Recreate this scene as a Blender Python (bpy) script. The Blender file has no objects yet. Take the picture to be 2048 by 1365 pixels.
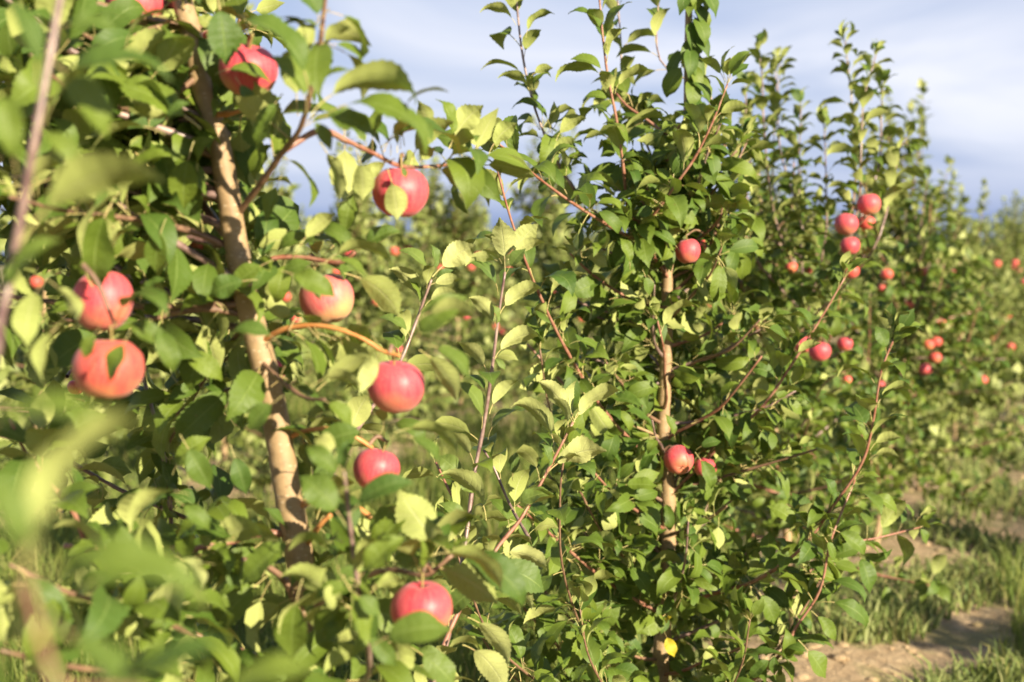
import bpy, math, random
import numpy as np
from mathutils import Vector, Matrix, noise

R = math.radians
PI = math.pi
rng = random.Random(11)
S = bpy.context.scene
C = S.collection

# ---------------------------------------------------------------- camera, sky, sun, exposure
CAM_H = 1.5
FPX = 2844.0            # focal length in pixels of the 2048 px wide photograph (50 mm lens)
PITCH = math.atan(152.5 / FPX)
cam_d = bpy.data.cameras.new('camera')
cam = bpy.data.objects.new('camera', cam_d)
C.objects.link(cam)
S.camera = cam
cam.location = (0, 0, CAM_H)
cam.rotation_euler = (PI / 2 - PITCH, 0, 0)
cam_d.sensor_width = 36
cam_d.lens = 50
cam_d.clip_start = 0.05
cam_d.clip_end = 5000
cam_d.dof.use_dof = True
cam_d.dof.focus_distance = 2.72
cam_d.dof.aperture_fstop = 3.4

SUN_AZ, SUN_EL = R(139), R(21)
to_sun = Vector((math.sin(SUN_AZ) * math.cos(SUN_EL), math.cos(SUN_AZ) * math.cos(SUN_EL), math.sin(SUN_EL)))
sun_d = bpy.data.lights.new('sun', 'SUN')
sun_d.energy = 5.0
sun_d.angle = R(0.5)
sun_d.color = (1.0, 0.875, 0.66)
sun = bpy.data.objects.new('sun', sun_d)
C.objects.link(sun)
sun.rotation_euler = (-to_sun).to_track_quat('-Z', 'Y').to_euler()

S.view_settings.view_transform = 'Standard'
S.view_settings.look = 'None'
S.view_settings.gamma = 1
S.view_settings.use_curve_mapping = False
S.view_settings.exposure = 1.30
S.cycles.use_denoising = True
S.cycles.max_bounces = 8
S.cycles.transparent_max_bounces = 6
S.cycles.sample_clamp_indirect = 6


class NT:
    """small helper to wire shader nodes"""
    def __init__(s, tree):
        s.t = tree
        tree.nodes.clear()

    def n(s, kind, **kw):
        nd = s.t.nodes.new(kind)
        for k, v in kw.items():
            if k.startswith('i_'):
                key = k[2:]
                key = int(key) if key.isdigit() else key.replace('_', ' ')
                s.put(nd.inputs[key], v)
            else:
                setattr(nd, k, v)
        return nd

    def put(s, sock, v):
        if isinstance(v, bpy.types.NodeSocket):
            s.t.links.new(v, sock)
        elif isinstance(v, bpy.types.Node):
            s.t.links.new(v.outputs[0], sock)
        else:
            if sock.type == 'RGBA' and len(v) == 3:
                v = (*v, 1)
            sock.default_value = v

    def math(s, op, a, b=0.0, c=0.0, clamp=False):
        nd = s.t.nodes.new('ShaderNodeMath')
        nd.operation = op
        nd.use_clamp = clamp
        s.put(nd.inputs[0], a)
        s.put(nd.inputs[1], b)
        s.put(nd.inputs[2], c)
        return nd.outputs[0]

    def mix(s, f, a, b, blend='MIX'):
        nd = s.t.nodes.new('ShaderNodeMix')
        nd.data_type = 'RGBA'
        nd.blend_type = blend
        s.put(nd.inputs[0], f)
        s.put(nd.inputs[6], a)
        s.put(nd.inputs[7], b)
        return nd.outputs[2]

    def ramp(s, f, stops):
        nd = s.t.nodes.new('ShaderNodeValToRGB')
        s.put(nd.inputs[0], f)
        e = nd.color_ramp.elements
        while len(e) < len(stops):
            e.new(0.5)
        for el, (p, c) in zip(e, stops):
            el.position = p
            el.color = (*c, 1) if not isinstance(c, float) else (c, c, c, 1)
        return nd.outputs[0]

    def noise(s, vec, scale, detail=3.0, rough=0.55, dist=0.0):
        nd = s.t.nodes.new('ShaderNodeTexNoise')
        if vec is not None:
            s.put(nd.inputs['Vector'], vec)
        nd.inputs['Scale'].default_value = scale
        nd.inputs['Detail'].default_value = detail
        nd.inputs['Roughness'].default_value = rough
        nd.inputs['Distortion'].default_value = dist
        return nd.outputs[0]


world = bpy.data.worlds.new('World')
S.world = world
world.use_nodes = True
w = NT(world.node_tree)
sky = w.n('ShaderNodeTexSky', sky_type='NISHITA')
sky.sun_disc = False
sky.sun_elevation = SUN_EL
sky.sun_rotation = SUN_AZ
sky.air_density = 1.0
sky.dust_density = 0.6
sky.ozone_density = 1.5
tc = w.n('ShaderNodeTexCoord')
sep = w.n('ShaderNodeSeparateXYZ', i_0=tc.outputs['Generated'])
# cloud layers seen in perspective: direction divided by height above the horizon
hz = w.math('ADD', w.math('MAXIMUM', sep.outputs[2], 0.0), 0.10)
cx = w.math('DIVIDE', sep.outputs[0], hz)
cy = w.math('DIVIDE', sep.outputs[1], hz)
cv = w.n('ShaderNodeCombineXYZ', i_0=cx, i_1=cy, i_2=3.7)
n1 = w.noise(cv, 0.62, 5.0, 0.52, 0.5)
n2 = w.noise(cv, 0.25, 3.0, 0.5, 0.3)
cover = w.math('ADD', w.math('MULTIPLY', n1, 0.6), w.math('MULTIPLY', n2, 0.5))
wisp = w.ramp(cover, [(0.50, 0.0), (0.67, 1.0)])
elev = w.math('ADD', sep.outputs[2], w.math('MULTIPLY', w.math('SUBTRACT', n2, 0.5), 0.10))
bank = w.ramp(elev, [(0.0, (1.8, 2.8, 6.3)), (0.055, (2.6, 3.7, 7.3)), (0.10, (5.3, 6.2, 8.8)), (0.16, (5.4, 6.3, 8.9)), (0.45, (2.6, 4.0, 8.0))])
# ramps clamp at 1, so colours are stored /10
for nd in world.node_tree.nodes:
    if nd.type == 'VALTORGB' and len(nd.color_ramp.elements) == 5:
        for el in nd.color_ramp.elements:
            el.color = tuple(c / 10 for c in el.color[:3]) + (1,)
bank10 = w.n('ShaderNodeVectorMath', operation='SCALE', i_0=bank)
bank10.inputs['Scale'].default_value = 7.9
high = w.ramp(sep.outputs[2], [(0.16, 0.0), (0.50, 1.0)])      # thin cloud low down; unseen sky overhead cleared to blue to cut fill light
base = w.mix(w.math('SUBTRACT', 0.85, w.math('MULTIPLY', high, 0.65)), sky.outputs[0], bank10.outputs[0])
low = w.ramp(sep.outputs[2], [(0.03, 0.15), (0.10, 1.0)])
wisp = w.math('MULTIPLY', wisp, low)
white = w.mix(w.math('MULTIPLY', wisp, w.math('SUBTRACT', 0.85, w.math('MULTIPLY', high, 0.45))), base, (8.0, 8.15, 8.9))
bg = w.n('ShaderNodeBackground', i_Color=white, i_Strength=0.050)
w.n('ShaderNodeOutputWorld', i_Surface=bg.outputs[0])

# ---------------------------------------------------------------- geometry of the place
SLOPE = 0.417                       # the rows run away to the right: dx per metre of depth
ROW_X0 = -1.14                      # x of our row at y = 0
U_ROW = Vector((SLOPE, 1, 0)).normalized()
N_ROW = Vector((1, -SLOPE, 0)).normalized()   # to the right of the row
ROW_GAP = 4.5


def row_point(k, y):
    """point of row k (0 = ours, +1 = next one to the left) at depth y"""
    return Vector((ROW_X0 - k * ROW_GAP / math.cos(math.atan(SLOPE)) + SLOPE * y, y, 0))


def perp(x, y):
    """signed distance to our row, positive on its right side"""
    return (x - ROW_X0 - SLOPE * y) * N_ROW.x


CP, SP = math.cos(PITCH), math.sin(PITCH)


def at(px, py, d):
    """world point seen at pixel (px, py) of the photograph, d metres ahead"""
    a, b = (px - 1024) / FPX, (682.5 - py) / FPX
    v = Vector((a, CP + b * SP, -SP + b * CP))
    return Vector((0, 0, CAM_H)) + v * (d / v.y)


def px_of(p):
    q = p - Vector((0, 0, CAM_H))
    depth = q.y * CP - q.z * SP
    if depth < 0.05:
        return None
    return 1024 + FPX * q.x / depth, 682.5 - FPX * (q.z * CP + q.y * SP) / depth, depth


def ground_z(x, y):
    s = perp(x, y)
    m = (s + ROW_GAP / 2) % ROW_GAP - ROW_GAP / 2
    z = 0.07 * math.exp(-(m / 0.5) ** 2) + 0.035 * noise.noise(Vector((x * 0.9, y * 0.9, 0)))
    z += 0.018 * noise.noise(Vector((x * 4, y * 4, 2)))
    rut = abs(abs(m) - 1.15)
    z -= 0.045 * math.exp(-(rut / 0.22) ** 2)
    return z


# ---------------------------------------------------------------- materials
def new_mat(name):
    m = bpy.data.materials.new(name)
    m.use_nodes = True
    return m, NT(m.node_tree)


def leaf_material(name, top, top2, under, under2, veins=True, yellow=False):
    m, g = new_mat(name)
    geo = g.n('ShaderNodeNewGeometry')
    oi = g.n('ShaderNodeObjectInfo')
    at_ = g.n('ShaderNodeAttribute', attribute_name='rnd')
    r = g.math('FRACT', g.math('ADD', oi.outputs['Random'], at_.outputs['Fac']))
    r2 = g.math('FRACT', g.math('MULTIPLY', r, 17.31))
    tcn = g.n('ShaderNodeTexCoord')
    big = g.noise(tcn.outputs['Object'], 2.2 if not veins else 1.6, 2.0)
    tcol = g.mix(r, top, top2)
    ucol = g.mix(r2, under, under2)
    hgt = None
    if veins:
        uv = g.n('ShaderNodeUVMap')
        su = g.n('ShaderNodeSeparateXYZ', i_0=uv.outputs[0])
        v = g.math('ABSOLUTE', g.math('SUBTRACT', g.math('MULTIPLY', su.outputs[1], 2.0), 1.0))
        mid = g.math('SUBTRACT', 1.0, g.math('MULTIPLY', v, 16.0), clamp=True)
        wob = g.math('MULTIPLY', g.noise(uv.outputs[0], 5.0, 1.0), 0.10)
        ph = g.math('ADD', g.math('SUBTRACT', su.outputs[0], g.math('MULTIPLY', g.math('POWER', v, 1.25), 0.22)), wob)
        sw = g.math('ABSOLUTE', g.math('SUBTRACT', g.math('FRACT', g.math('MULTIPLY', ph, 8.0)), 0.5))
        side = g.math('SUBTRACT', 1.0, g.math('MULTIPLY', sw, 11.0), clamp=True)
        side = g.math('MULTIPLY', side, g.math('SUBTRACT', 1.0, g.math('MULTIPLY', v, 0.75)))
        vor = g.n('ShaderNodeTexVoronoi', feature='DISTANCE_TO_EDGE')
        g.put(vor.inputs['Vector'], uv.outputs[0])
        vor.inputs['Scale'].default_value = 26.0
        net = g.math('SUBTRACT', 1.0, g.math('MULTIPLY', vor.outputs['Distance'], 7.0), clamp=True)
        vein = g.math('MAXIMUM', mid, side)
        tcol = g.mix(g.math('MULTIPLY', g.math('MAXIMUM', mid, g.math('MULTIPLY', side, 0.35)), 0.6), tcol, (0.26, 0.34, 0.09))
        ucol = g.mix(g.math('MULTIPLY', g.math('MAXIMUM', mid, g.math('MULTIPLY', side, 0.5)), 0.6), ucol, (0.58, 0.58, 0.30))
        ucol = g.mix(g.math('MULTIPLY', net, 0.22), ucol, (0.10, 0.15, 0.05))
        tcol = g.mix(g.math('MULTIPLY', net, 0.12), tcol, (0.03, 0.08, 0.02))
        hgt = g.math('SUBTRACT', g.math('MULTIPLY', net, 0.10), vein)
    # blemishes: a few brown spots and paler patches that belong to the leaf
    spot = g.ramp(g.noise(tcn.outputs['Object'], 7.0, 3.0), [(0.72, 0.0), (0.76, 1.0)])
    tcol = g.mix(g.math('MULTIPLY', spot, g.math('GREATER_THAN', r2, 0.45)), tcol, (0.16, 0.12, 0.04))
    tcol = g.mix(g.math('MULTIPLY', big, 0.16), tcol, g.mix(0.5, tcol, under))
    back = geo.outputs['Backfacing']
    col = g.mix(back, tcol, ucol)
    rough = g.math('ADD', 0.52, g.math('MULTIPLY', back, 0.2))
    p = g.n('ShaderNodeBsdfPrincipled', i_Base_Color=col, i_Roughness=rough)
    p.inputs['Specular IOR Level'].default_value = 0.33
    tr = g.n('ShaderNodeBsdfTranslucent', i_Color=g.mix(0.5, g.mix(back, ucol, tcol), (0.22, 0.31, 0.02)))
    if hgt is not None:
        sgn = g.math('SUBTRACT', 1.0, g.math('MULTIPLY', back, 2.0))
        b = g.n('ShaderNodeBump', i_Height=g.math('MULTIPLY', hgt, sgn), i_Strength=0.45, i_Distance=0.0012)
        g.put(p.inputs['Normal'], b.outputs[0])
    sh = g.n('ShaderNodeMixShader', i_0=0.22, i_1=p.outputs[0], i_2=tr.outputs[0])
    g.n('ShaderNodeOutputMaterial', i_Surface=sh.outputs[0])
    return m


GT, GT2 = (0.046, 0.100, 0.012), (0.135, 0.188, 0.018)
GU, GU2 = (0.315, 0.365, 0.095), (0.430, 0.460, 0.150)
M_LEAF = leaf_material('apple_leaf_veined', GT, GT2, GU, GU2)
M_LEAF_FAR = leaf_material('apple_leaf_plain', (0.110, 0.150, 0.030), (0.230, 0.260, 0.070), (0.34, 0.39, 0.13), (0.44, 0.47, 0.19), veins=False)
M_LEAF_YELLOW = leaf_material('apple_leaf_yellow', (0.55, 0.42, 0.02), (0.45, 0.38, 0.03), (0.55, 0.45, 0.06), (0.5, 0.42, 0.06))
M_LEAF_YOUNG = leaf_material('apple_leaf_young', (0.070, 0.125, 0.022), (0.130, 0.185, 0.030), (0.44, 0.48, 0.165), (0.52, 0.54, 0.21))


def simple(name, col, rough=0.6, col2=None, scale=20.0, bump=0.0, spec=0.4, zs=1.0):
    m, g = new_mat(name)
    tcn = g.n('ShaderNodeTexCoord')
    mp = g.n('ShaderNodeMapping', i_0=tcn.outputs['Object'])
    mp.inputs['Scale'].default_value = (1, 1, zs)
    nz = g.noise(mp.outputs[0], scale, 5.0, 0.6)
    c = g.mix(g.ramp(nz, [(0.35, 0.0), (0.65, 1.0)]), col, col2 or col)
    p = g.n('ShaderNodeBsdfPrincipled', i_Base_Color=c, i_Roughness=rough)
    p.inputs['Specular IOR Level'].default_value = spec
    if bump:
        b = g.n('ShaderNodeBump', i_Height=nz, i_Strength=bump, i_Distance=0.004)
        g.put(p.inputs['Normal'], b.outputs[0])
    g.n('ShaderNodeOutputMaterial', i_Surface=p.outputs[0])
    return m


def bark_material():
    m, g = new_mat('apple_bark')
    tcn = g.n('ShaderNodeTexCoord')
    mp = g.n('ShaderNodeMapping', i_0=tcn.outputs['Object'])
    mp.inputs['Scale'].default_value = (1, 1, 2.2)
    band = g.noise(mp.outputs[0], 16.0, 5.0, 0.65)
    fine = g.noise(tcn.outputs['Object'], 90.0, 4.0, 0.6)
    c = g.mix(g.ramp(band, [(0.3, 0.0), (0.7, 1.0)]), (0.25, 0.165, 0.082), (0.39, 0.265, 0.135))
    ring = g.ramp(g.noise(mp.outputs[0], 5.0, 2.0), [(0.60, 0.0), (0.66, 1.0)])
    c = g.mix(g.math('MULTIPLY', ring, 0.6), c, (0.22, 0.17, 0.125))
    vor = g.n('ShaderNodeTexVoronoi')
    mp2 = g.n('ShaderNodeMapping', i_0=tcn.outputs['Object'])
    mp2.inputs['Scale'].default_value = (1, 1, 2.6)
    g.put(vor.inputs['Vector'], mp2.outputs[0])
    vor.inputs['Scale'].default_value = 75.0
    len_ = g.math('LESS_THAN', vor.outputs['Distance'], 0.20)
    c = g.mix(g.math('MULTIPLY', len_, 0.55), c, (0.62, 0.50, 0.36))
    dk = g.ramp(fine, [(0.55, 0.0), (0.7, 1.0)])
    c = g.mix(g.math('MULTIPLY', dk, 0.45), c, (0.17, 0.11, 0.06))
    p = g.n('ShaderNodeBsdfPrincipled', i_Base_Color=c, i_Roughness=0.62)
    hh = g.math('ADD', fine, g.math('MULTIPLY', len_, 0.6))
    b = g.n('ShaderNodeBump', i_Height=hh, i_Strength=0.5, i_Distance=0.002)
    g.put(p.inputs['Normal'], b.outputs[0])
    g.n('ShaderNodeOutputMaterial', i_Surface=p.outputs[0])
    return m


M_BARK = bark_material()
M_BROWN = simple('brown_branch_bark', (0.13, 0.075, 0.045), 0.5, (0.26, 0.15, 0.09), 60, 0.4, 0.5)
M_RED = simple('red_shoot_bark', (0.23, 0.085, 0.050), 0.38, (0.36, 0.19, 0.13), 45, 0.25, 0.55)
M_GREYRED = simple('grey_plum_shoot_bark', (0.115, 0.060, 0.055), 0.36, (0.33, 0.23, 0.19), 38, 0.25, 0.55)
M_ORANGE = simple('orange_spur_bark', (0.50, 0.19, 0.05), 0.45, (0.58, 0.27, 0.09), 40, 0.2, 0.5)
M_PETIOLE = simple('leaf_petiole', (0.42, 0.42, 0.14), 0.45, (0.50, 0.36, 0.16), 3, 0, 0.4)
M_STEM = simple('apple_stem_wood', (0.24, 0.17, 0.06), 0.6, (0.30, 0.25, 0.08), 60)
M_CALYX = simple('dry_calyx', (0.10, 0.07, 0.03), 0.8, (0.16, 0.12, 0.05), 120)


def apple_material(name, pink, red, ground, amount):
    m, g = new_mat(name)
    tcn = g.n('ShaderNodeTexCoord')
    oi = g.n('ShaderNodeObjectInfo')
    ob = tcn.outputs['Object']
    sp = g.n('ShaderNodeSeparateXYZ', i_0=ob)
    rr = g.n('ShaderNodeVectorMath', operation='ADD', i_0=ob)
    cmb = g.n('ShaderNodeCombineXYZ', i_0=g.math('MULTIPLY', oi.outputs['Random'], 9.0))
    g.put(rr.inputs[1], cmb.outputs[0])
    big = g.noise(rr.outputs[0], 14.0, 3.0, 0.5)
    ang = g.math('ARCTAN2', sp.outputs[1], sp.outputs[0])
    sv = g.n('ShaderNodeCombineXYZ', i_0=g.math('MULTIPLY', ang, 5.0), i_1=g.math('MULTIPLY', sp.outputs[2], 14.0), i_2=oi.outputs['Random'])
    stripe = g.noise(sv.outputs[0], 2.6, 4.0, 0.6)
    c = g.mix(g.ramp(stripe, [(0.38, 0.0), (0.62, 1.0)]), pink, red)
    c = g.mix(g.math('MULTIPLY', g.ramp(big, [(0.4, 0.0), (0.7, 1.0)]), 0.6), c, pink)
    # the green-yellow ground colour shows round the calyx end and in uncoloured patches
    low = g.math('SUBTRACT', -0.008, sp.outputs[2])
    bare = g.math('ADD', g.math('MULTIPLY', low, 22.0), g.math('MULTIPLY', g.math('SUBTRACT', big, 0.52), 3.2), clamp=True)
    c = g.mix(g.math('MULTIPLY', bare, amount), c, ground)
    vor = g.n('ShaderNodeTexVoronoi')
    g.put(vor.inputs['Vector'], ob)
    vor.inputs['Scale'].default_value = 260.0
    dots = g.math('LESS_THAN', vor.outputs['Distance'], 0.16)
    c = g.mix(g.math('MULTIPLY', dots, 0.4), c, (0.72, 0.45, 0.28))
    p = g.n('ShaderNodeBsdfPrincipled', i_Base_Color=c, i_Roughness=g.math('ADD', 0.42, g.math('MULTIPLY', big, 0.16)))
    p.inputs['Specular IOR Level'].default_value = 0.45
    p.inputs['Subsurface Weight'].default_value = 0.06
    p.inputs['Subsurface Radius'].default_value = (0.012, 0.005, 0.003)
    p.inputs['Sheen Weight'].default_value = 0.12
    b = g.n('ShaderNodeBump', i_Height=g.noise(ob, 55.0, 2.0), i_Strength=0.06, i_Distance=0.004)
    g.put(p.inputs['Normal'], b.outputs[0])
    g.n('ShaderNodeOutputMaterial', i_Surface=p.outputs[0])
    return m


M_APPLE = apple_material('red_apple_skin', (0.60, 0.095, 0.105), (0.50, 0.032, 0.055), (0.55, 0.33, 0.10), 0.55)
M_APPLE_O = apple_material('orange_red_apple_skin', (0.60, 0.115, 0.075), (0.52, 0.050, 0.048), (0.64, 0.40, 0.11), 0.7)
M_APPLE_P = apple_material('pink_yellow_apple_skin', (0.58, 0.16, 0.14), (0.53, 0.08, 0.085), (0.62, 0.45, 0.15), 1.0)


def ground_material():
    m, g = new_mat('orchard_soil')
    geo = g.n('ShaderNodeNewGeometry')
    P = geo.outputs['Position']
    sp = g.n('ShaderNodeSeparateXYZ', i_0=P)
    s = g.math('MULTIPLY', g.math('SUBTRACT', g.math('SUBTRACT', sp.outputs[0], ROW_X0), g.math('MULTIPLY', sp.outputs[1], SLOPE)), N_ROW.x)
    mm = g.math('ABSOLUTE', g.math('SUBTRACT', g.math('FRACT', g.math('ADD', g.math('DIVIDE', s, ROW_GAP), 0.5)), 0.5))
    mm = g.math('MULTIPLY', mm, ROW_GAP)
    big = g.noise(P, 1.3, 5.0, 0.6)
    fine = g.noise(P, 14.0, 6.0, 0.65)
    vfine = g.noise(P, 90.0, 3.0, 0.6)
    soil = g.mix(g.ramp(fine, [(0.3, 0.0), (0.7, 1.0)]), (0.30, 0.205, 0.115), (0.50, 0.375, 0.23))
    soil = g.mix(g.ramp(vfine, [(0.5, 0.0), (0.75, 1.0)]), soil, (0.20, 0.14, 0.09))
    litter = g.mix(g.ramp(vfine, [(0.4, 0.0), (0.6, 1.0)]), (0.09, 0.115, 0.035), (0.21, 0.20, 0.075))
    edge = g.math('ADD', g.math('SUBTRACT', mm, 0.66), g.math('MULTIPLY', g.math('SUBTRACT', big, 0.5), 1.6))
    lane = g.math('MULTIPLY', edge, 2.5, clamp=True)
    patch = g.ramp(g.noise(P, 3.3, 4.0, 0.6), [(0.50, 0.0), (0.60, 1.0)])
    mask = g.math('MAXIMUM', g.math('MULTIPLY', lane, 0.85), g.math('MULTIPLY', patch, 0.6))
    c = g.mix(mask, soil, litter)
    p = g.n('ShaderNodeBsdfPrincipled', i_Base_Color=c, i_Roughness=0.95)
    p.inputs['Specular IOR Level'].default_value = 0.15
    b = g.n('ShaderNodeBump', i_Height=g.math('ADD', fine, g.math('MULTIPLY', vfine, 0.3)), i_Strength=0.8, i_Distance=0.03)
    g.put(p.inputs['Normal'], b.outputs[0])
    g.n('ShaderNodeOutputMaterial', i_Surface=p.outputs[0])
    return m


def blade_material(name, c1, c2, c3):
    m, g = new_mat(name)
    a = g.n('ShaderNodeAttribute', attribute_name='rnd')
    c = g.ramp(a.outputs['Fac'], [(0.0, c1), (0.6, c2), (0.85, c2), (1.0, c3)])
    p = g.n('ShaderNodeBsdfPrincipled', i_Base_Color=c, i_Roughness=0.6)
    p.inputs['Specular IOR Level'].default_value = 0.3
    tr = g.n('ShaderNodeBsdfTranslucent', i_Color=c)
    sh = g.n('ShaderNodeMixShader', i_0=0.3, i_1=p.outputs[0], i_2=tr.outputs[0])
    g.n('ShaderNodeOutputMaterial', i_Surface=sh.outputs[0])
    return m


M_SOIL = ground_material()
M_GRASS = blade_material('lane_grass', (0.105, 0.165, 0.028), (0.200, 0.240, 0.050), (0.40, 0.35, 0.13))
M_WEED = blade_material('soil_weeds', (0.14, 0.20, 0.05), (0.25, 0.28, 0.09), (0.40, 0.36, 0.15))


# ---------------------------------------------------------------- object helpers
def link(o, parent=None):
    C.objects.link(o)
    if parent is not None:
        o.parent = parent
    return o


def tag(o, label=None, cat=None, group=None, kind=None):
    for k, v in (('label', label), ('category', cat), ('group', group), ('kind', kind)):
        if v:
            o[k] = v
    return o


def empty(name, loc):
    o = bpy.data.objects.new(name, None)
    o.empty_display_size = 0.1
    o.location = loc
    return link(o)


def tri_mesh(name, V, F, mats, mat_idx=None, uv=None, rnd=None, smooth=True):
    """mesh out of numpy arrays: V (n,3), F (m,3), uv per vertex (n,2), rnd per vertex (n,)"""
    V = np.asarray(V, dtype=np.float32)
    F = np.asarray(F, dtype=np.int32)
    me = bpy.data.meshes.new(name)
    me.vertices.add(len(V))
    me.vertices.foreach_set('co', V.ravel())
    me.loops.add(F.size)
    me.loops.foreach_set('vertex_index', F.ravel())
    me.polygons.add(len(F))
    me.polygons.foreach_set('loop_start', np.arange(0, F.size, 3, dtype=np.int32))
    for m in mats:
        me.materials.append(m)
    if mat_idx is not None:
        me.polygons.foreach_set('material_index', np.asarray(mat_idx, dtype=np.int32))
    if smooth:
        me.polygons.foreach_set('use_smooth', np.ones(len(F), dtype=bool))
    if uv is not None:
        l = me.uv_layers.new(name='UVMap')
        l.data.foreach_set('uv', np.asarray(uv, dtype=np.float32)[F.ravel()].ravel())
    if rnd is not None:
        a = me.attributes.new('rnd', 'FLOAT', 'POINT')
        a.data.foreach_set('value', np.asarray(rnd, dtype=np.float32))
    me.update(calc_edges=True)
    return me


def smooth_line(pts, per=5):
    """Catmull-Rom through Vectors"""
    if len(pts) < 3:
        a, b = pts[0], pts[-1]
        return [a.lerp(b, i / per) for i in range(per + 1)]
    P = [pts[0] * 2 - pts[1]] + list(pts) + [pts[-1] * 2 - pts[-2]]
    out = []
    for i in range(1, len(P) - 2):
        p0, p1, p2, p3 = P[i - 1], P[i], P[i + 1], P[i + 2]
        for k in range(per):
            t = k / per
            out.append(0.5 * ((2 * p1) + (p2 - p0) * t + (2 * p0 - 5 * p1 + 4 * p2 - p3) * t * t + (3 * p1 - p0 - 3 * p2 + p3) * t ** 3))
    out.append(P[-2].copy())
    return out


def tube_arrays(pts, radii, sides=8, knobs=0.0, seed=0):
    rr = random.Random(seed)
    V, F = [], []
    n = len(pts)
    prev = None
    for i, p in enumerate(pts):
        t = (pts[min(i + 1, n - 1)] - pts[max(i - 1, 0)]).normalized()
        if prev is None:
            a = t.orthogonal().normalized()
        else:
            a = (prev - t * prev.dot(t)).normalized()
        prev = a
        b = t.cross(a)
        k = 1 + (rr.random() - 0.35) * knobs
        for s in range(sides):
            an = 2 * PI * s / sides
            r = radii[i] * k * (1 + knobs * 0.3 * (rr.random() - 0.5))
            V.append(p + a * (math.cos(an) * r) + b * (math.sin(an) * r))
    for i in range(n - 1):
        for s in range(sides):
            q0, q1 = i * sides + s, i * sides + (s + 1) % sides
            q2, q3 = q1 + sides, q0 + sides
            F += [(q0, q1, q2), (q0, q2, q3)]
    V.append(pts[-1] + (pts[-1] - pts[-2]).normalized() * radii[-1] * 0.6)
    e = len(V) - 1
    for s in range(sides):
        F.append(((n - 1) * sides + s, (n - 1) * sides + (s + 1) % sides, e))
    return np.array([tuple(v) for v in V]), np.array(F)


def tube_mesh(name, pts, r0, r1, mat, sides=8, knobs=0.0, origin=Vector(), power=1.0, seed=0):
    n = len(pts)
    radii = [r0 + (r1 - r0) * (i / (n - 1)) ** power for i in range(n)]
    V, F = tube_arrays([p - origin for p in pts], radii, sides, knobs, seed)
    return tri_mesh(name, V, F, [mat])


# ---------------------------------------------------------------- leaves
def leaf_arrays(nseg, cross, arch, fold, width, pet, serr=0.0, wave=0.0, twist=0.0, tipcurl=0.0, seed=0, tube=True):
    """A leaf with base at the origin, tip at (0,1,0), upper side towards +Z. Returns V, F, uv, material index."""
    rr = random.Random(seed)
    line = [(0.0, 0.0, 0.0)]
    npet = 3 if tube else 1
    steps = [('p', pet / npet)] * npet + [('b', (1 - pet) / nseg)] * nseg
    y = z = s = 0.0
    heads = []
    for kind, ds in steps:
        sm = s + ds / 2
        th = arch * (0.5 - sm) - (tipcurl * max(0, sm - 0.7) / 0.3)
        y += math.cos(th) * ds
        z += math.sin(th) * ds
        s += ds
        line.append((y, z, s))
        heads.append(th)
    heads.append(heads[-1])
    L = math.hypot(y, z)
    ca, sa = y / L, z / L
    Y = [((a * ca + b * sa) / L, (-a * sa + b * ca) / L) for a, b, _ in line]
    rot = math.atan2(sa, ca)
    V, F, UV, MI = [], [], [], []
    base_i = npet
    tot = nseg
    for i in range(nseg + 1):
        t = i / tot
        yy, zz = Y[base_i + i]
        th = heads[base_i + i if base_i + i < len(heads) else -1] - rot
        ny, nz = -math.sin(th), math.cos(th)
        wd = 0.0
        if 0 < t < 1:
            k = min(1.0, max(0.0, (t - 0.62) / 0.34))
            wd = 0.63 * width * math.sin(PI * t ** 0.86) ** 0.82 * (1 - 0.50 * k * k * (3 - 2 * k))
        tw = twist * t
        for j in range(-cross, cross + 1):
            c = j / cross
            ww = wd
            ty = 0.0
            if abs(j) == cross and serr:
                ww *= 1 + (serr if i % 2 else -serr)
                ty = 0.012 if i % 2 else 0.0
            f = fold * (1 - 0.35 * t)
            xo = c * ww * math.cos(f)
            zo = abs(c) * wd * math.sin(f) - (abs(c) ** 2.2) * wd * 0.42 * f
            if wave and abs(j) > 0:
                zo += wave * wd * abs(c) * math.sin(t * 11 + (2.1 if j > 0 else 0) + seed)
            if serr and 0 < abs(j) < cross:
                zo += 0.005 * math.sin(t * 2 * PI * 7 - abs(c) * 4)
            x1 = xo * math.cos(tw) - zo * math.sin(tw)
            z1 = xo * math.sin(tw) + zo * math.cos(tw)
            V.append((x1, yy + ny * z1 + ty, zz + nz * z1))
            UV.append((t, 0.5 + 0.5 * c))
    m = 2 * cross + 1
    for i in range(nseg):
        for j in range(m - 1):
            a, b = i * m + j, i * m + j + 1
            c_, d = b + m, a + m
            if i > 0:
                F.append((a, b, c_))
                MI.append(0)
            if i < nseg - 1 or True:
                if i == nseg - 1:
                    pass
                else:
                    F.append((a, c_, d))
                    MI.append(0)
    if tube:
        k0 = len(V)
        pr = 0.0105
        mids = [Y[i] for i in range(npet + 1)]
        for i, (yy, zz) in enumerate(mids):
            r = pr * (1.25 if i == 0 else 1.0)
            for q in range(3):
                an = 2 * PI * q / 3
                V.append((math.cos(an) * r, yy, zz + math.sin(an) * r))
                UV.append((0, 0.5))
        for i in range(npet):
            for q in range(3):
                a, b = k0 + i * 3 + q, k0 + i * 3 + (q + 1) % 3
                F += [(a, b, b + 3), (a, b + 3, a + 3)]
                MI += [1, 1]
    return np.array(V, dtype=np.float32), np.array(F, dtype=np.int32), np.array(UV, dtype=np.float32), np.array(MI, dtype=np.int32)


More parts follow.
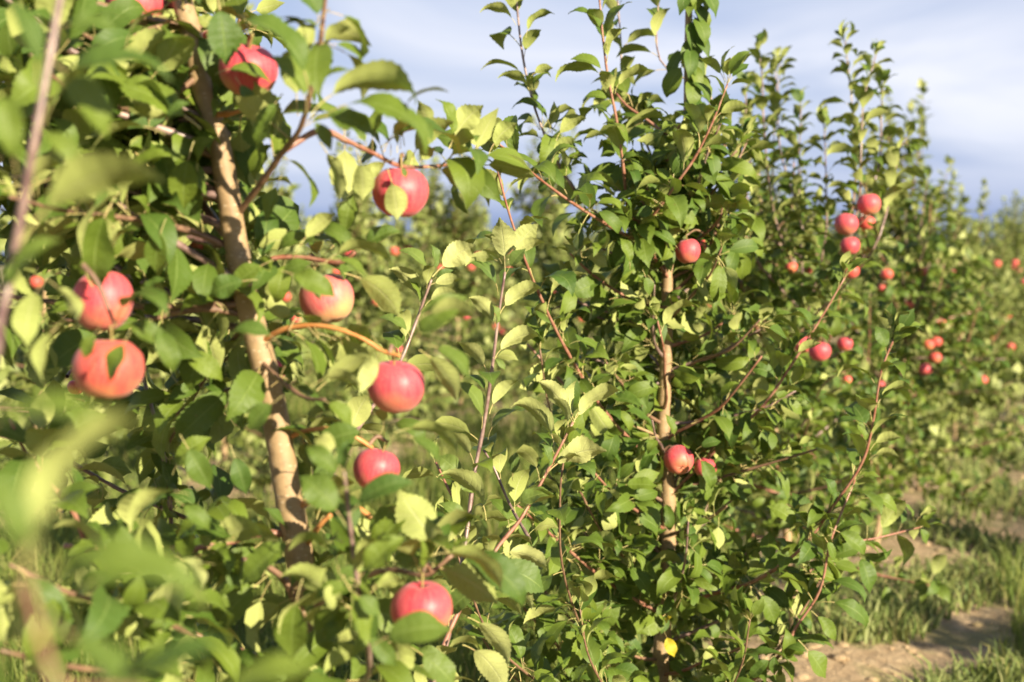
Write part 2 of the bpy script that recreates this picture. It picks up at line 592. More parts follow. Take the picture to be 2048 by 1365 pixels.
def far_leaf(width, arch, seed=0):
    V = np.array([(0, 0.12, 0), (-width, 0.5, arch * 0.6), (0, 0.55, arch), (width, 0.5, arch * 0.6), (0, 1, 0)], dtype=np.float32)
    F = np.array([(0, 2, 1), (0, 3, 2), (1, 2, 4), (2, 3, 4)], dtype=np.int32)
    return V, F, np.tile(np.array([0.5, 0.3], dtype=np.float32), (5, 1)), np.zeros(4, dtype=np.int32)


VAR = []           # (arch, fold, width, petiole, wave, twist, tipcurl)
vr = random.Random(5)
for i in range(14):
    VAR.append((0.35 + 1.9 * (i / 13), 0.30 + 0.55 * vr.random(), 0.300 + 0.085 * vr.random(), 0.20 + 0.12 * vr.random(),
                0.05 + 0.13 * vr.random(), (vr.random() - 0.5) * 1.0, vr.random() * 0.8))
HI = [leaf_arrays(26, 2, a, f, w_, p, 0.052, wv, tw, tcu, i) for i, (a, f, w_, p, wv, tw, tcu) in enumerate(VAR)]
LO = [leaf_arrays(6, 1, a, f, w_, p, 0.0, wv, tw, tcu, i) for i, (a, f, w_, p, wv, tw, tcu) in enumerate(VAR)]
FAR = [far_leaf(0.27 + 0.05 * (i % 3), 0.06 + 0.035 * i) for i in range(6)]
HI_ME = [tri_mesh('leaf_blade', V, F, [M_LEAF, M_PETIOLE], MI, UV) for V, F, UV, MI in HI]
HI_ME_Y = [tri_mesh('young_leaf_blade', V, F, [M_LEAF_YOUNG, M_PETIOLE], MI, UV) for V, F, UV, MI in HI]
LO_ME = [tri_mesh('leaf_blade_small', V, F, [M_LEAF, M_PETIOLE], MI, UV) for V, F, UV, MI in LO]
YEL_ME = tri_mesh('yellow_leaf_blade', HI[6][0], HI[6][1], [M_LEAF_YELLOW, M_PETIOLE], HI[6][3], HI[6][2])


def leaf_matrix(base, ydir, zhint, size):
    y = ydir.normalized()
    z = zhint - y * zhint.dot(y)
    if z.length < 1e-4:
        z = y.orthogonal()
    z.normalize()
    x = y.cross(z)
    m = Matrix((x, y, z)).transposed().to_4x4() @ Matrix.Scale(size, 4)
    m.translation = base
    return m


def join_leaves(name, leaves, lib, mats, origin, seed=0):
    """leaves: list of (matrix, variant). One mesh."""
    if not leaves:
        return None
    Vs, Fs, Us, Ms, Rs = [], [], [], [], []
    off = 0
    nr = np.random.RandomState(seed)
    o = np.array(origin)
    by = {}
    for M, v in leaves:
        by.setdefault(v % len(lib), []).append(np.array(M))
    for v, Ml in by.items():
        V, F, UV, MI = lib[v]
        A = np.stack(Ml)
        W = np.einsum('nij,vj->nvi', A[:, :3, :3], V) + (A[:, None, :3, 3] - o)
        n, k = len(A), len(V)
        Vs.append(W.reshape(-1, 3))
        Fs.append((F[None] + (np.arange(n) * k)[:, None, None] + off).reshape(-1, 3))
        Us.append(np.tile(UV, (n, 1)))
        Ms.append(np.tile(MI, n))
        Rs.append(np.repeat(nr.rand(n), k))
        off += n * k
    return tri_mesh(name, np.concatenate(Vs), np.concatenate(Fs), mats, np.concatenate(Ms), np.concatenate(Us), np.concatenate(Rs))


UP = Vector((0, 0, 1))


def rand_dir(rg):
    while True:
        v = Vector((rg.uniform(-1, 1), rg.uniform(-1, 1), rg.uniform(-1, 1)))
        if 0.1 < v.length < 1:
            return v.normalized()


def dress_shoot(line, rg, size, spacing, start=0.1, out=None, el=(8, 48), tuft=True):
    """single leaves spiralling up a young shoot; each leaf arches out and over"""
    out = [] if out is None else out
    d = [0.0]
    for a, b in zip(line, line[1:]):
        d.append(d[-1] + (b - a).length)
    tot = d[-1]
    s = start * tot
    ph = rg.uniform(0, 6.28)
    i = 0
    while s < tot:
        while i < len(d) - 2 and d[i + 1] < s:
            i += 1
        f = (s - d[i]) / max(1e-6, d[i + 1] - d[i])
        p = line[i].lerp(line[i + 1], f)
        t = (line[i + 1] - line[i]).normalized()
        a = t.orthogonal().normalized()
        b = t.cross(a)
        rad = a * math.cos(ph) + b * math.sin(ph)
        e = R(rg.uniform(*el))
        k = s / tot
        y = rad * math.cos(e) + (UP * 0.6 + t * 0.6) * math.sin(e) * (0.8 + 0.5 * k) - UP * rg.uniform(0, 0.25)
        zh = UP * 0.9 + t * 0.3 - rad * 0.75 - to_sun * rg.uniform(0.0, 0.7) + rand_dir(rg) * 0.35
        sz = size * rg.uniform(0.75, 1.15) * (1.0 - 0.32 * max(0, k - 0.75) / 0.25)
        out.append((leaf_matrix(p, y, zh, sz), rg.randrange(5, 14)))
        ph += R(137.5) + rg.uniform(-0.3, 0.3)
        s += spacing * rg.uniform(0.75, 1.25) * (1 - 0.4 * max(0, k - 0.7))
    if tuft:
        t = (line[-1] - line[-3]).normalized()
        for q in range(5):
            y = t + rand_dir(rg) * 0.55
            out.append((leaf_matrix(line[-1], y, UP + rand_dir(rg) * 0.6, size * rg.uniform(0.5, 0.8)), rg.randrange(2, 9)))
    return out


def spur_cluster(p, outd, rg, size, n, out, droop=0.5, face=-0.45):
    for q in range(n):
        y = outd * rg.uniform(0.1, 0.9) + rand_dir(rg) * 0.85 - UP * rg.uniform(-0.3, 1.5) * droop
        if y.length < 0.2:
            continue
        zh = UP * 0.6 + to_sun * rg.uniform(face, 1.0) + rand_dir(rg) * 0.6
        out.append((leaf_matrix(p + rand_dir(rg) * 0.008, y, zh, size * rg.uniform(0.5, 1.18)), rg.randrange(1, 14)))


def dress_spurs(line, rg, size, spacing, n=(4, 7), start=0.12, out=None, droop=0.5, face=-0.45):
    out = [] if out is None else out
    acc = 0
    tot = sum((b - a).length for a, b in zip(line, line[1:]))
    nxt = start * tot
    for a, b in zip(line, line[1:]):
        seg = (b - a).length
        while nxt <= acc + seg:
            p = a.lerp(b, (nxt - acc) / max(seg, 1e-6))
            t = (b - a).normalized()
            o = (rand_dir(rg) - t * 0.2)
            o = (o - t * o.dot(t)).normalized()
            spur_cluster(p + o * 0.012, (o + t * 0.5 + UP * 0.2).normalized(), rg, size, rg.randint(*n), out, droop, face)
            nxt += spacing * rg.uniform(0.7, 1.4)
        acc += seg
    return out


# ---------------------------------------------------------------- procedural tree
def make_tree(rg, H=2.2, laterals=20, reach=0.6, size=0.088, shoots=5, lo=0.45, dens=1.0, lean=0.03, side=None):
    """skeleton and leaves in local coordinates (base at the origin)"""
    tr = []
    bx = by = 0.0
    dx, dy = rg.uniform(-lean, lean), rg.uniform(-lean, lean)
    for i in range(9):
        z = H * 0.92 * i / 8
        tr.append(Vector((bx, by, z)))
        bx += dx + rg.uniform(-0.018, 0.018)
        by += dy + rg.uniform(-0.018, 0.018)
    tr = smooth_line(tr, 4)
    branches = [('trunk', tr, 0.021, 0.005, M_BARK)]
    leaves = []
    az = rg.uniform(0, 6.28)
    for i in range(laterals):
        f = lo / H + (0.80 - lo / H) * (i + rg.random() * 0.7) / laterals
        p = tr[min(len(tr) - 1, int(f / 0.92 * (len(tr) - 1)))]
        az += R(137.5) + rg.uniform(-0.5, 0.5)
        h = f
        ln = reach * (1.15 - 0.75 * h) * rg.uniform(0.6, 1.25)
        el = R(rg.uniform(5, 40) + 25 * max(0, h - 0.55) - 55 * max(0, 0.36 - h) / 0.36)
        d = Vector((math.cos(az) * math.cos(el), math.sin(az) * math.cos(el), math.sin(el)))
        if side is not None and d.dot(side) < -0.3 and rg.random() < 0.6:
            continue
        bend = rg.uniform(-0.2, 0.5)
        pts = [p]
        for k in range(1, 5):
            d = (d + UP * bend * 0.3 + rand_dir(rg) * 0.16).normalized()
            pts.append(pts[-1] + d * ln / 4)
        ln_ = smooth_line(pts, 3)
        branches.append(('branch', ln_, 0.0065, 0.0025, rg.choice([M_BROWN, M_RED, M_GREYRED])))
        dress_spurs(ln_, rg, size, 0.052 / dens, (3, 6), 0.12, leaves, 0.6)
        if rg.random() < 0.65:
            dress_shoot(ln_, rg, size, 0.035 / dens, 0.55, leaves)
        if rg.random() < 0.35:
            q = pts[rg.choice([2, 3])]
            l2 = ln * rg.uniform(0.4, 0.8)
            e = [q]
            dd = (d + UP * 0.9 + rand_dir(rg) * 0.5).normalized()
            for k in range(3):
                dd = (dd + UP * 0.25 + rand_dir(rg) * 0.1).normalized()
                e.append(e[-1] + dd * l2 / 3)
            e = smooth_line(e, 3)
            branches.append(('branch', e, 0.004, 0.002, M_RED))
            dress_shoot(e, rg, size, 0.034 / dens, 0.08, leaves)
    # upright shoots that give the pointed tops
    for i in range(shoots):
        f = rg.uniform(0.55, 0.86)
        p = tr[min(len(tr) - 1, int(f / 0.92 * (len(tr) - 1)))]
        a = rg.uniform(0, 6.28)
        top = H * rg.uniform(0.84, 1.14)
        ln = max(0.3, top - p.z)
        d = Vector((math.cos(a) * 0.6, math.sin(a) * 0.6, 0.8))
        pts = [p]
        for k in range(5):
            d = (d + UP * 0.5 + rand_dir(rg) * 0.08).normalized()
            pts.append(pts[-1] + d * ln / 5)
        e = smooth_line(pts, 3)
        branches.append(('branch', e, 0.0048, 0.002, M_GREYRED))
        dress_shoot(e, rg, size, 0.036 / dens, 0.05, leaves)
    dress_spurs(tr, rg, size, 0.06 / dens, (3, 6), lo / H * 1.0, leaves, 0.5)
    dress_shoot(tr[-8:], rg, size, 0.03 / dens, 0.0, leaves)
    return branches, leaves


def shown_size(M):
    """rough size in photo pixels of a leaf, 0 when out of the frame"""
    p = M @ Vector((0, 0.5, 0))
    q = px_of(p)
    if q is None:
        return 0
    s = M.to_scale().x * FPX / q[2]
    if not (-s < q[0] < 2048 + s and -s < q[1] < 1365 + s):
        return 0
    return s


def build_tree(root, branches, leaves, fixed=(), max_leaves=300, hi=True, knob_seed=0, skip=None):
    """everything in world coordinates; root is the Empty at the base"""
    o = root.location
    for i, (nm, line, r0, r1, mat) in enumerate(branches):
        me = tube_mesh(nm + '_wood', line, r0, r1, mat, 12 if nm == 'trunk' else 7, 0.30 if nm != 'trunk' else 0.035, o, seed=knob_seed + i)
        link(bpy.data.objects.new(nm, me), root)
    if skip:
        leaves = [l for l in leaves if not skip(l[0])]
    T = Matrix.Translation(-o)
    n = 0
    for M, v, lib in fixed:
        ob = bpy.data.objects.new('leaf', lib[v % len(lib)])
        link(ob, root).matrix_basis = T @ M
        n += 1
    order = sorted(leaves, key=lambda l: -shown_size(l[0]))
    k = 0
    while k < len(order) and n < max_leaves and shown_size(order[k][0]) > 9:
        M, v = order[k]
        lib = HI_ME if (hi and shown_size(M) > 45) else LO_ME
        ob = bpy.data.objects.new('leaf', lib[v % len(lib)])
        link(ob, root).matrix_basis = T @ M
        k += 1
        n += 1
    rest = order[k:]
    if rest:
        me = join_leaves('foliage_mesh', rest, LO, [M_LEAF, M_PETIOLE], o, knob_seed)
        f = link(bpy.data.objects.new('foliage', me), root)
        f['kind'] = 'stuff'


def B(nm, pts, r0, r1, mat, per=5):
    """branch through photo points (px, py, depth)"""
    return (nm, smooth_line([at(*p) for p in pts], per), r0 * 0.8, r1 * 0.8, mat)


CAMV = Vector((0, -1, 0.05)).normalized()     # towards the camera


def L(bx, by, tx, ty, d, tilt=30, var=7, dd=0.0, lib=None, flip=1):
    """a leaf from stalk base to tip (photo points) at depth d; tilt 90 = upper side to the viewer, negative = underside"""
    a, b = at(bx, by, d), at(tx, ty, d + dd)
    y = b - a
    img_up = Vector((0, 0, 1))
    n = y.cross(CAMV)
    if n.length < 1e-5:
        n = Vector((1, 0, 0))
    n.normalize()
    if n.dot(img_up) < 0 or (abs(n.z) < 0.15 and flip < 0):
        n = -n
    if flip < 0 and abs(n.z) >= 0.15:
        n = -n
    t = R(tilt + (12 if tilt > 0 else -14) * (1 if abs(tilt) < 60 else 0))
    z = n * math.cos(t) + CAMV * math.sin(t)
    return (leaf_matrix(a, y, z, y.length * 1.05) @ Matrix.Scale(1.06 if d > 1.3 else (0.95 if d > 1 else 0.75), 4, Vector((1, 0, 0))), var, lib or HI_ME)


# ================================================================ SETTING
def build_ground():
    xs = np.concatenate([-np.geomspace(1500, 14, 22), np.arange(-13, 13, 0.16), np.geomspace(13.2, 1500, 22)])
    ys = np.concatenate([-np.geomspace(1500, 4, 14), np.arange(-3.8, 24, 0.16), np.geomspace(24.3, 2500, 30)])
    V = [(x, y, ground_z(x, y)) for y in ys for x in xs]
    nx = len(xs)
    F = []
    for j in range(len(ys) - 1):
        for i in range(nx - 1):
            a = j * nx + i
            F += [(a, a + 1, a + nx + 1), (a, a + nx + 1, a + nx)]
    o = link(bpy.data.objects.new('ground', tri_mesh('ground', V, F, [M_SOIL])))
    tag(o, kind='structure')


build_ground()


def build_blades(name, n, seed, place, hgt, wid, mat, lean=0.5):
    """tapering curved blades, joined: what nobody could count"""
    nr = np.random.RandomState(seed)
    P = place(nr, n)
    n = len(P)
    h = hgt(nr, P)
    w_ = wid * (0.6 + 0.8 * nr.rand(n)) * (1 + P[:, 1] * 0.06)
    az = nr.rand(n) * 2 * PI
    fa = nr.rand(n) * 2 * PI
    ln = lean * (0.2 + nr.rand(n)) * h
    d = np.stack([np.cos(az), np.sin(az)], 1)
    s = np.stack([np.cos(fa), np.sin(fa)], 1)
    V = np.zeros((n, 5, 3), dtype=np.float32)
    V[:, 0, :2] = P[:, :2] - s * w_[:, None]
    V[:, 1, :2] = P[:, :2] + s * w_[:, None]
    V[:, 2, :2] = P[:, :2] + d * (ln * 0.35)[:, None] - s * (w_ * 0.8)[:, None]
    V[:, 3, :2] = P[:, :2] + d * (ln * 0.35)[:, None] + s * (w_ * 0.8)[:, None]
    V[:, 4, :2] = P[:, :2] + d * ln[:, None]
    V[:, 0:2, 2] = P[:, 2:3] - 0.02
    V[:, 2:4, 2] = P[:, 2:3] + (h * 0.6)[:, None]
    V[:, 4, 2] = P[:, 2] + h * (1 - 0.25 * nr.rand(n))
    F = np.array([(0, 1, 3), (0, 3, 2), (2, 3, 4)])
    F = (F[None] + (np.arange(n) * 5)[:, None, None]).reshape(-1, 3)
    me = tri_mesh(name, V.reshape(-1, 3), F, [mat], rnd=np.repeat(nr.rand(n), 5))
    o = link(bpy.data.objects.new(name, me))
    return o


def scatter(nr, n, keep, y0=3.5, y1=26, clump=0.0):
    y = y0 * (y1 / y0) ** nr.rand(n)
    x = y * (nr.rand(n) * 0.90 - 0.43)
    if clump:
        k = max(1, n // 14)
        ci = nr.randint(0, k, n)
        sg = clump * (0.4 + 3.2 * nr.rand(k) ** 2)[ci] * (0.5 + y[ci] * 0.05)
        x, y = x[ci] + nr.randn(n) * sg, y[ci] + nr.randn(n) * sg
    s = (x - ROW_X0 - SLOPE * y) * N_ROW.x
    m = np.abs((s + ROW_GAP / 2) % ROW_GAP - ROW_GAP / 2)
    k = keep(nr, x, y, s, m)
    x, y = x[k], y[k]
    z = np.array([ground_z(a, b) for a, b in zip(x, y)])
    return np.stack([x, y, z], 1)


def lane_keep(nr, x, y, s, m):
    pat = np.array([noise.noise(Vector((a * 1.1, b * 1.1, 5))) for a, b in zip(x, y)])
    edge = m - np.where(s > 0, 0.78, 0.60) + pat * 0.40
    return (edge > 0) & (nr.rand(len(x)) < 0.35 + np.clip(edge * 1.5, 0, 0.65)) & ((pat > -0.38) | (nr.rand(len(x)) < 0.25))


def row_keep(nr, x, y, s, m):
    pat = np.array([noise.noise(Vector((a * 1.5, b * 1.5, 9))) for a, b in zip(x, y)])
    return (m < 0.9) & (pat > 0.03) & (nr.rand(len(x)) < 0.9)


g1 = build_blades('grass', 210000, 3, lambda r, n: scatter(r, n, lane_keep, clump=0.07),
                  lambda r, P: (0.07 + 0.26 * r.rand(len(P)) ** 1.8) * (0.55 + 1.1 * (np.sin(P[:, 0] * 2.1 + 1.3 * np.sin(P[:, 1] * 1.7)) * 0.5 + 0.5)), 0.0023, M_GRASS)
tag(g1, 'green grass and weeds growing in the lanes between the tree rows', 'grass', kind='stuff')
g2 = build_blades('low_weeds', 130000, 4, lambda r, n: scatter(r, n, row_keep, clump=0.09),
                  lambda r, P: 0.03 + 0.11 * r.rand(len(P)) ** 1.4, 0.005, M_WEED, 1.0)
tag(g2, 'pale low weeds on the sandy soil beneath the apple trees', 'weeds', kind='stuff')


# clods and pebbles on the bare soil: real lumps, joined
def build_clods():
    nr = np.random.RandomState(8)
    P = scatter(nr, 5000, lambda r, x, y, s, m: m < 1.3, 4.2, 16)
    ico = bpy.data.meshes.new('tmp')
    import bmesh
    bm = bmesh.new()
    bmesh.ops.create_icosphere(bm, subdivisions=1, radius=1)
    bv = np.array([v.co[:] for v in bm.verts])
    bf = np.array([[v.index for v in f.verts] for f in bm.faces])
    bm.free()
    bpy.data.meshes.remove(ico)
    V, F = [], []
    for i, p in enumerate(P):
        r = 0.006 + 0.026 * nr.rand() ** 3
        k = bv * (r * np.array([1, 0.8 + 0.4 * nr.rand(), 0.6])) * (1 + 0.25 * nr.randn(len(bv), 1))
        V.append(k + p)
        F.append(bf + i * len(bv))
    me = tri_mesh('soil_clods', np.concatenate(V), np.concatenate(F), [M_SOIL], smooth=False)
    tag(link(bpy.data.objects.new('soil_clods', me)), 'small clods of dry soil scattered along the tree row', 'soil clods', kind='stuff')


build_clods()

# ================================================================ APPLES
def apple_mesh(name, mat, seed, tall=1.0, nu=28, nv=18):
    """unit: diameter 1 m scaled later; stalk cavity on top, calyx basin below"""
    rr = random.Random(seed)
    ph = [rr.uniform(0, 6.28) for _ in range(4)]
    V, F = [], []
    prof = []
    for i in range(nv + 1):
        t = i / nv
        a = PI * t
        r = math.sin(a) ** 0.86 * 0.5 * (1 + 0.055 * math.cos(a))
        z = 0.455 * math.cos(a) * tall
        z -= 0.13 * tall * math.exp(-(r / 0.11) ** 2) * (1 if t < 0.5 else 0)
        z += 0.075 * tall * math.exp(-(r / 0.10) ** 2) * (0 if t < 0.5 else 1)
        prof.append((max(r, 0.004), z))
    for r, z in prof:
        for j in range(nu):
            an = 2 * PI * j / nu
            k = 1 + 0.014 * math.cos(5 * an + ph[0]) * (0.8 if z < 0 else 0.5) + 0.02 * math.cos(2 * an + ph[1]) + 0.016 * math.cos(an + ph[2])
            dz = 0.022 * math.cos(an + ph[3]) * (1 if z > 0 else 0.3) + (0.006 * math.cos(5 * an + ph[0]) if z < -0.3 else 0)
            V.append((r * k * math.cos(an), r * k * math.sin(an), z + dz))
    for i in range(nv):
        for j in range(nu):
            a, b = i * nu + j, i * nu + (j + 1) % nu
            F += [(a, a + nu, b), (b, a + nu, b + nu)]
    return tri_mesh(name, np.array(V) * 0.078, F, [mat])


A_ME = [apple_mesh('apple_body', [M_APPLE, M_APPLE_O, M_APPLE_P][i % 3], i, [1.0, 0.95, 1.02, 1.1, 0.97, 1.0][i]) for i in range(6)]
A_FAR = [apple_mesh('apple_body_far', [M_APPLE, M_APPLE_O][i % 2], i + 10, 1.0, 12, 9) for i in range(4)]
_cal = []
_cf = []
for q in range(5):
    a = 2 * PI * q / 5
    i0 = len(_cal)
    _cal += [(0.002 * math.cos(a - 0.6), 0.002 * math.sin(a - 0.6), 0.0), (0.002 * math.cos(a + 0.6), 0.002 * math.sin(a + 0.6), 0.0),
             (0.0055 * math.cos(a), 0.0055 * math.sin(a), -0.004), (0, 0, 0.0015)]
    _cf += [(i0, i0 + 2, i0 + 1), (i0, i0 + 1, i0 + 3), (i0, i0 + 3, i0 + 2), (i0 + 1, i0 + 2, i0 + 3)]
CAL_ME = tri_mesh('calyx_sepals', _cal, _cf, [M_CALYX], smooth=False)


def stem_mesh(length, bend):
    pts = smooth_line([Vector((0, 0, 0.024)), Vector((bend * 0.3, 0, 0.024 + length * 0.5)), Vector((bend, 0, 0.024 + length))], 3)
    return tube_mesh('apple_stem', pts, 0.0014, 0.0021, M_STEM, 6)


ST_ME = [stem_mesh(0.028, 0.004), stem_mesh(0.024, -0.006), stem_mesh(0.032, 0.008)]
apples = []


def apple(px, py, r, d, label, kind=0, tilt=(0.15, 0.1), grp='apples hanging on the near trees'):
    """r = radius in photo pixels"""
    size = 2 * r * d / FPX / 0.078
    p = at(px, py, d)
    o = link(bpy.data.objects.new('apple', A_ME[kind]))
    o.location = p
    o.rotation_euler = (tilt[0], tilt[1], rng.uniform(0, 6.28))
    o.scale = (size, size, size)
    tag(o, label, 'apple', grp)
    s = link(bpy.data.objects.new('stem', ST_ME[kind % 3]), o)
    c = link(bpy.data.objects.new('calyx', CAL_ME), o)
    c.location = (0, 0, -0.0305)
    apples.append(o)
    top = Matrix.Translation(p) @ o.rotation_euler.to_matrix().to_4x4() @ Vector((0, 0, 0.05 * size))
    return top


T1A = []   # stem tops on tree one
def a1(*a, **k): T1A.append(apple(*a, **k))
a1(270, 10, 56, 1.98, 'red apple cut by the top edge of the picture, left of the leading stem', 0)
a1(440, 92, 42, 2.02, 'smooth red apple behind a hanging leaf, just right of the upper trunk', 1)
a1(498, 142, 57, 1.90, 'big red apple high beside the trunk, crossed by a dark leaf', 0, (0.3, 0.3))
a1(800, 385, 56, 1.96, 'lone red apple hanging against the blue sky under a thin branch', 0, (0.05, -0.08))
a1(376, 488, 34, 2.05, 'dark red apple half hidden behind leaves left of the trunk', 1)
a1(205, 603, 61, 1.78, 'tall upper apple of the left pair with a leaf shadow on its face', 3, (0.1, -0.15))
a1(217, 738, 70, 1.60, 'large orange red apple below the leaves of the left pair', 4, (0.1, 0.1))
a1(655, 598, 54, 2.0, 'pink and yellow apple right of the trunk with an arching leaf over it', 2, (0.2, 0.3))
a1(548, 738, 27, 2.15, 'small red apple peeping out directly behind the trunk', 0)
a1(792, 774, 58, 1.88, 'pink apple under an orange spur with a bright green leaf at its shoulder', 0, (0.1, 0.12))
a1(753, 940, 48, 1.95, 'red apple split by a leaf shadow, third down right of the trunk', 0, (0.2, 0.25))
a1(842, 1220, 62, 1.75, 'lowest bright red apple near the bottom edge, right of the trunk', 0, (0.05, -0.05))
a1(152, 775, 17, 2.6, 'tiny red apple showing at the left below the orange red one', 1)
a1(95, 512, 22, 2.5, 'blurred red apple behind the foreground leaves at far left', 1)
T2A = []
def a2(*a, **k): T2A.append(apple(*a, **k))
a2(1376, 503, 25, 3.58, 'narrow pink apple on the upper trunk of the second tree', 3, (0.1, 0.0))
a2(1342, 452, 15, 3.75, 'small apple tucked behind leaves at the fork of the second trunk', 0)
a2(1358, 921, 30, 3.55, 'round red apple facing out with its calyx visible, beside the thin trunk', 0, (-1.0, -0.35))
a2(1411, 936, 23, 3.62, 'smaller apple half covered by a leaf, right of the round calyx one', 0, (0.1, 0.2))
a2(1252, 600, 9, 3.9, 'tiny red apple deep in the leaves left of the second trunk', 1)
T3A = []
def a3(*a, **k): T3A.append(apple(*a, **k))
a3(1738, 409, 24, 4.65, 'topmost apple of the cluster on the third tree', 0)
a3(1692, 449, 24, 4.62, 'left apple of the third tree cluster with a pale highlight', 0, (0.3, 0.2))
a3(1733, 446, 17, 4.75, 'small apple wedged under the topmost one of the cluster', 1)
a3(1700, 492, 20, 4.70, 'shaded dark red apple at the bottom of the cluster', 0)
a3(1702, 543, 17, 4.75, 'pink apple below the cluster, half behind a pale shoot', 1)
a3(1730, 498, 8, 4.95, 'thin sliver of apple right of the shaded one in the cluster', 1)
a3(1434, 465, 14, 5.0, 'small red apple against the sky between second and third tree', 0)
a3(1407, 490, 14, 5.1, 'dull red apple under the one against the sky', 1)
a3(1583, 536, 13, 5.1, 'orange apple in the dark middle of the third tree', 1)
a3(1616, 541, 8, 5.2, 'very small red apple beside the orange one in the third tree', 1)
a3(1640, 703, 22, 4.85, 'bright red apple at the right edge of the second tree', 0)
a3(1606, 690, 19, 4.95, 'apple partly behind the bright one, covered by a leaf', 0)
a3(1690, 688, 16, 5.0, 'small red apple right of the bright one', 0)
a3(1694, 760, 10, 5.2, 'small pink apple low on the third tree', 1)
a3(1720, 808, 7, 5.4, 'tiny red apple beside the pale shoot low on the right', 1)
T4A = []
def a4(*a, **k): T4A.append(apple(*a, **k))
a4(1851, 739, 14, 7.0, 'red apple hanging lowest on the fourth tree', 0)
a4(1870, 716, 13, 7.1, 'orange apple in the group of three on the fourth tree', 1)
a4(1857, 690, 12, 7.1, 'left upper apple in the group of three on the fourth tree', 1)
a4(1872, 684, 12, 7.2, 'right upper apple in the group of three on the fourth tree', 1)
a4(1773, 549, 13, 6.9, 'small orange red apple behind the pale shoot of the third tree', 1)
a4(1764, 577, 8, 7.0, 'tiny orange apple below the one behind the pale shoot', 1)
a4(1845, 543, 9, 7.2, 'small red apple high on the fourth tree', 0)
a4(1818, 611, 10, 7.1, 'pinkish apple in the middle of the fourth tree', 1)
a4(1760, 770, 9, 7.0, 'red apple just behind the rising shoot of the second tree', 0)
a4(1809, 807, 8, 7.1, 'small red apple low on the left of the fourth tree', 1)


def connect_stems(tops, branches, out=None, size=0.08):
    """a fruiting spur from each apple stem to the closest wood of its tree"""
    wood = [(p, q) for _, ln, _, _, _ in branches for p, q in zip(ln, ln[1:])]
    new = []
    for t in tops:
        best = min(wood, key=lambda s: (s[0] - t).length)[0]
        dlt = best - t
        if dlt.length > 0.10:
            best = t + dlt.normalized() * 0.06 + UP * 0.02
            dlt = best - t
        mid = t.lerp(best, 0.5) + UP * (0.008 + 0.05 * dlt.length)
        new.append(('spur', smooth_line([best, mid, t], 4), 0.0030, 0.0022, M_BROWN))
        if out is not None:
            spur_cluster(t + UP * 0.006, (CAMV * 0.1 + UP * 0.6).normalized(), rng, size, 5, out, 0.25)
    return new


# ================================================================ TREE ONE (left, big trunk)
def world_base(p):
    return Vector((p.x, p.y, ground_z(p.x, p.y)))


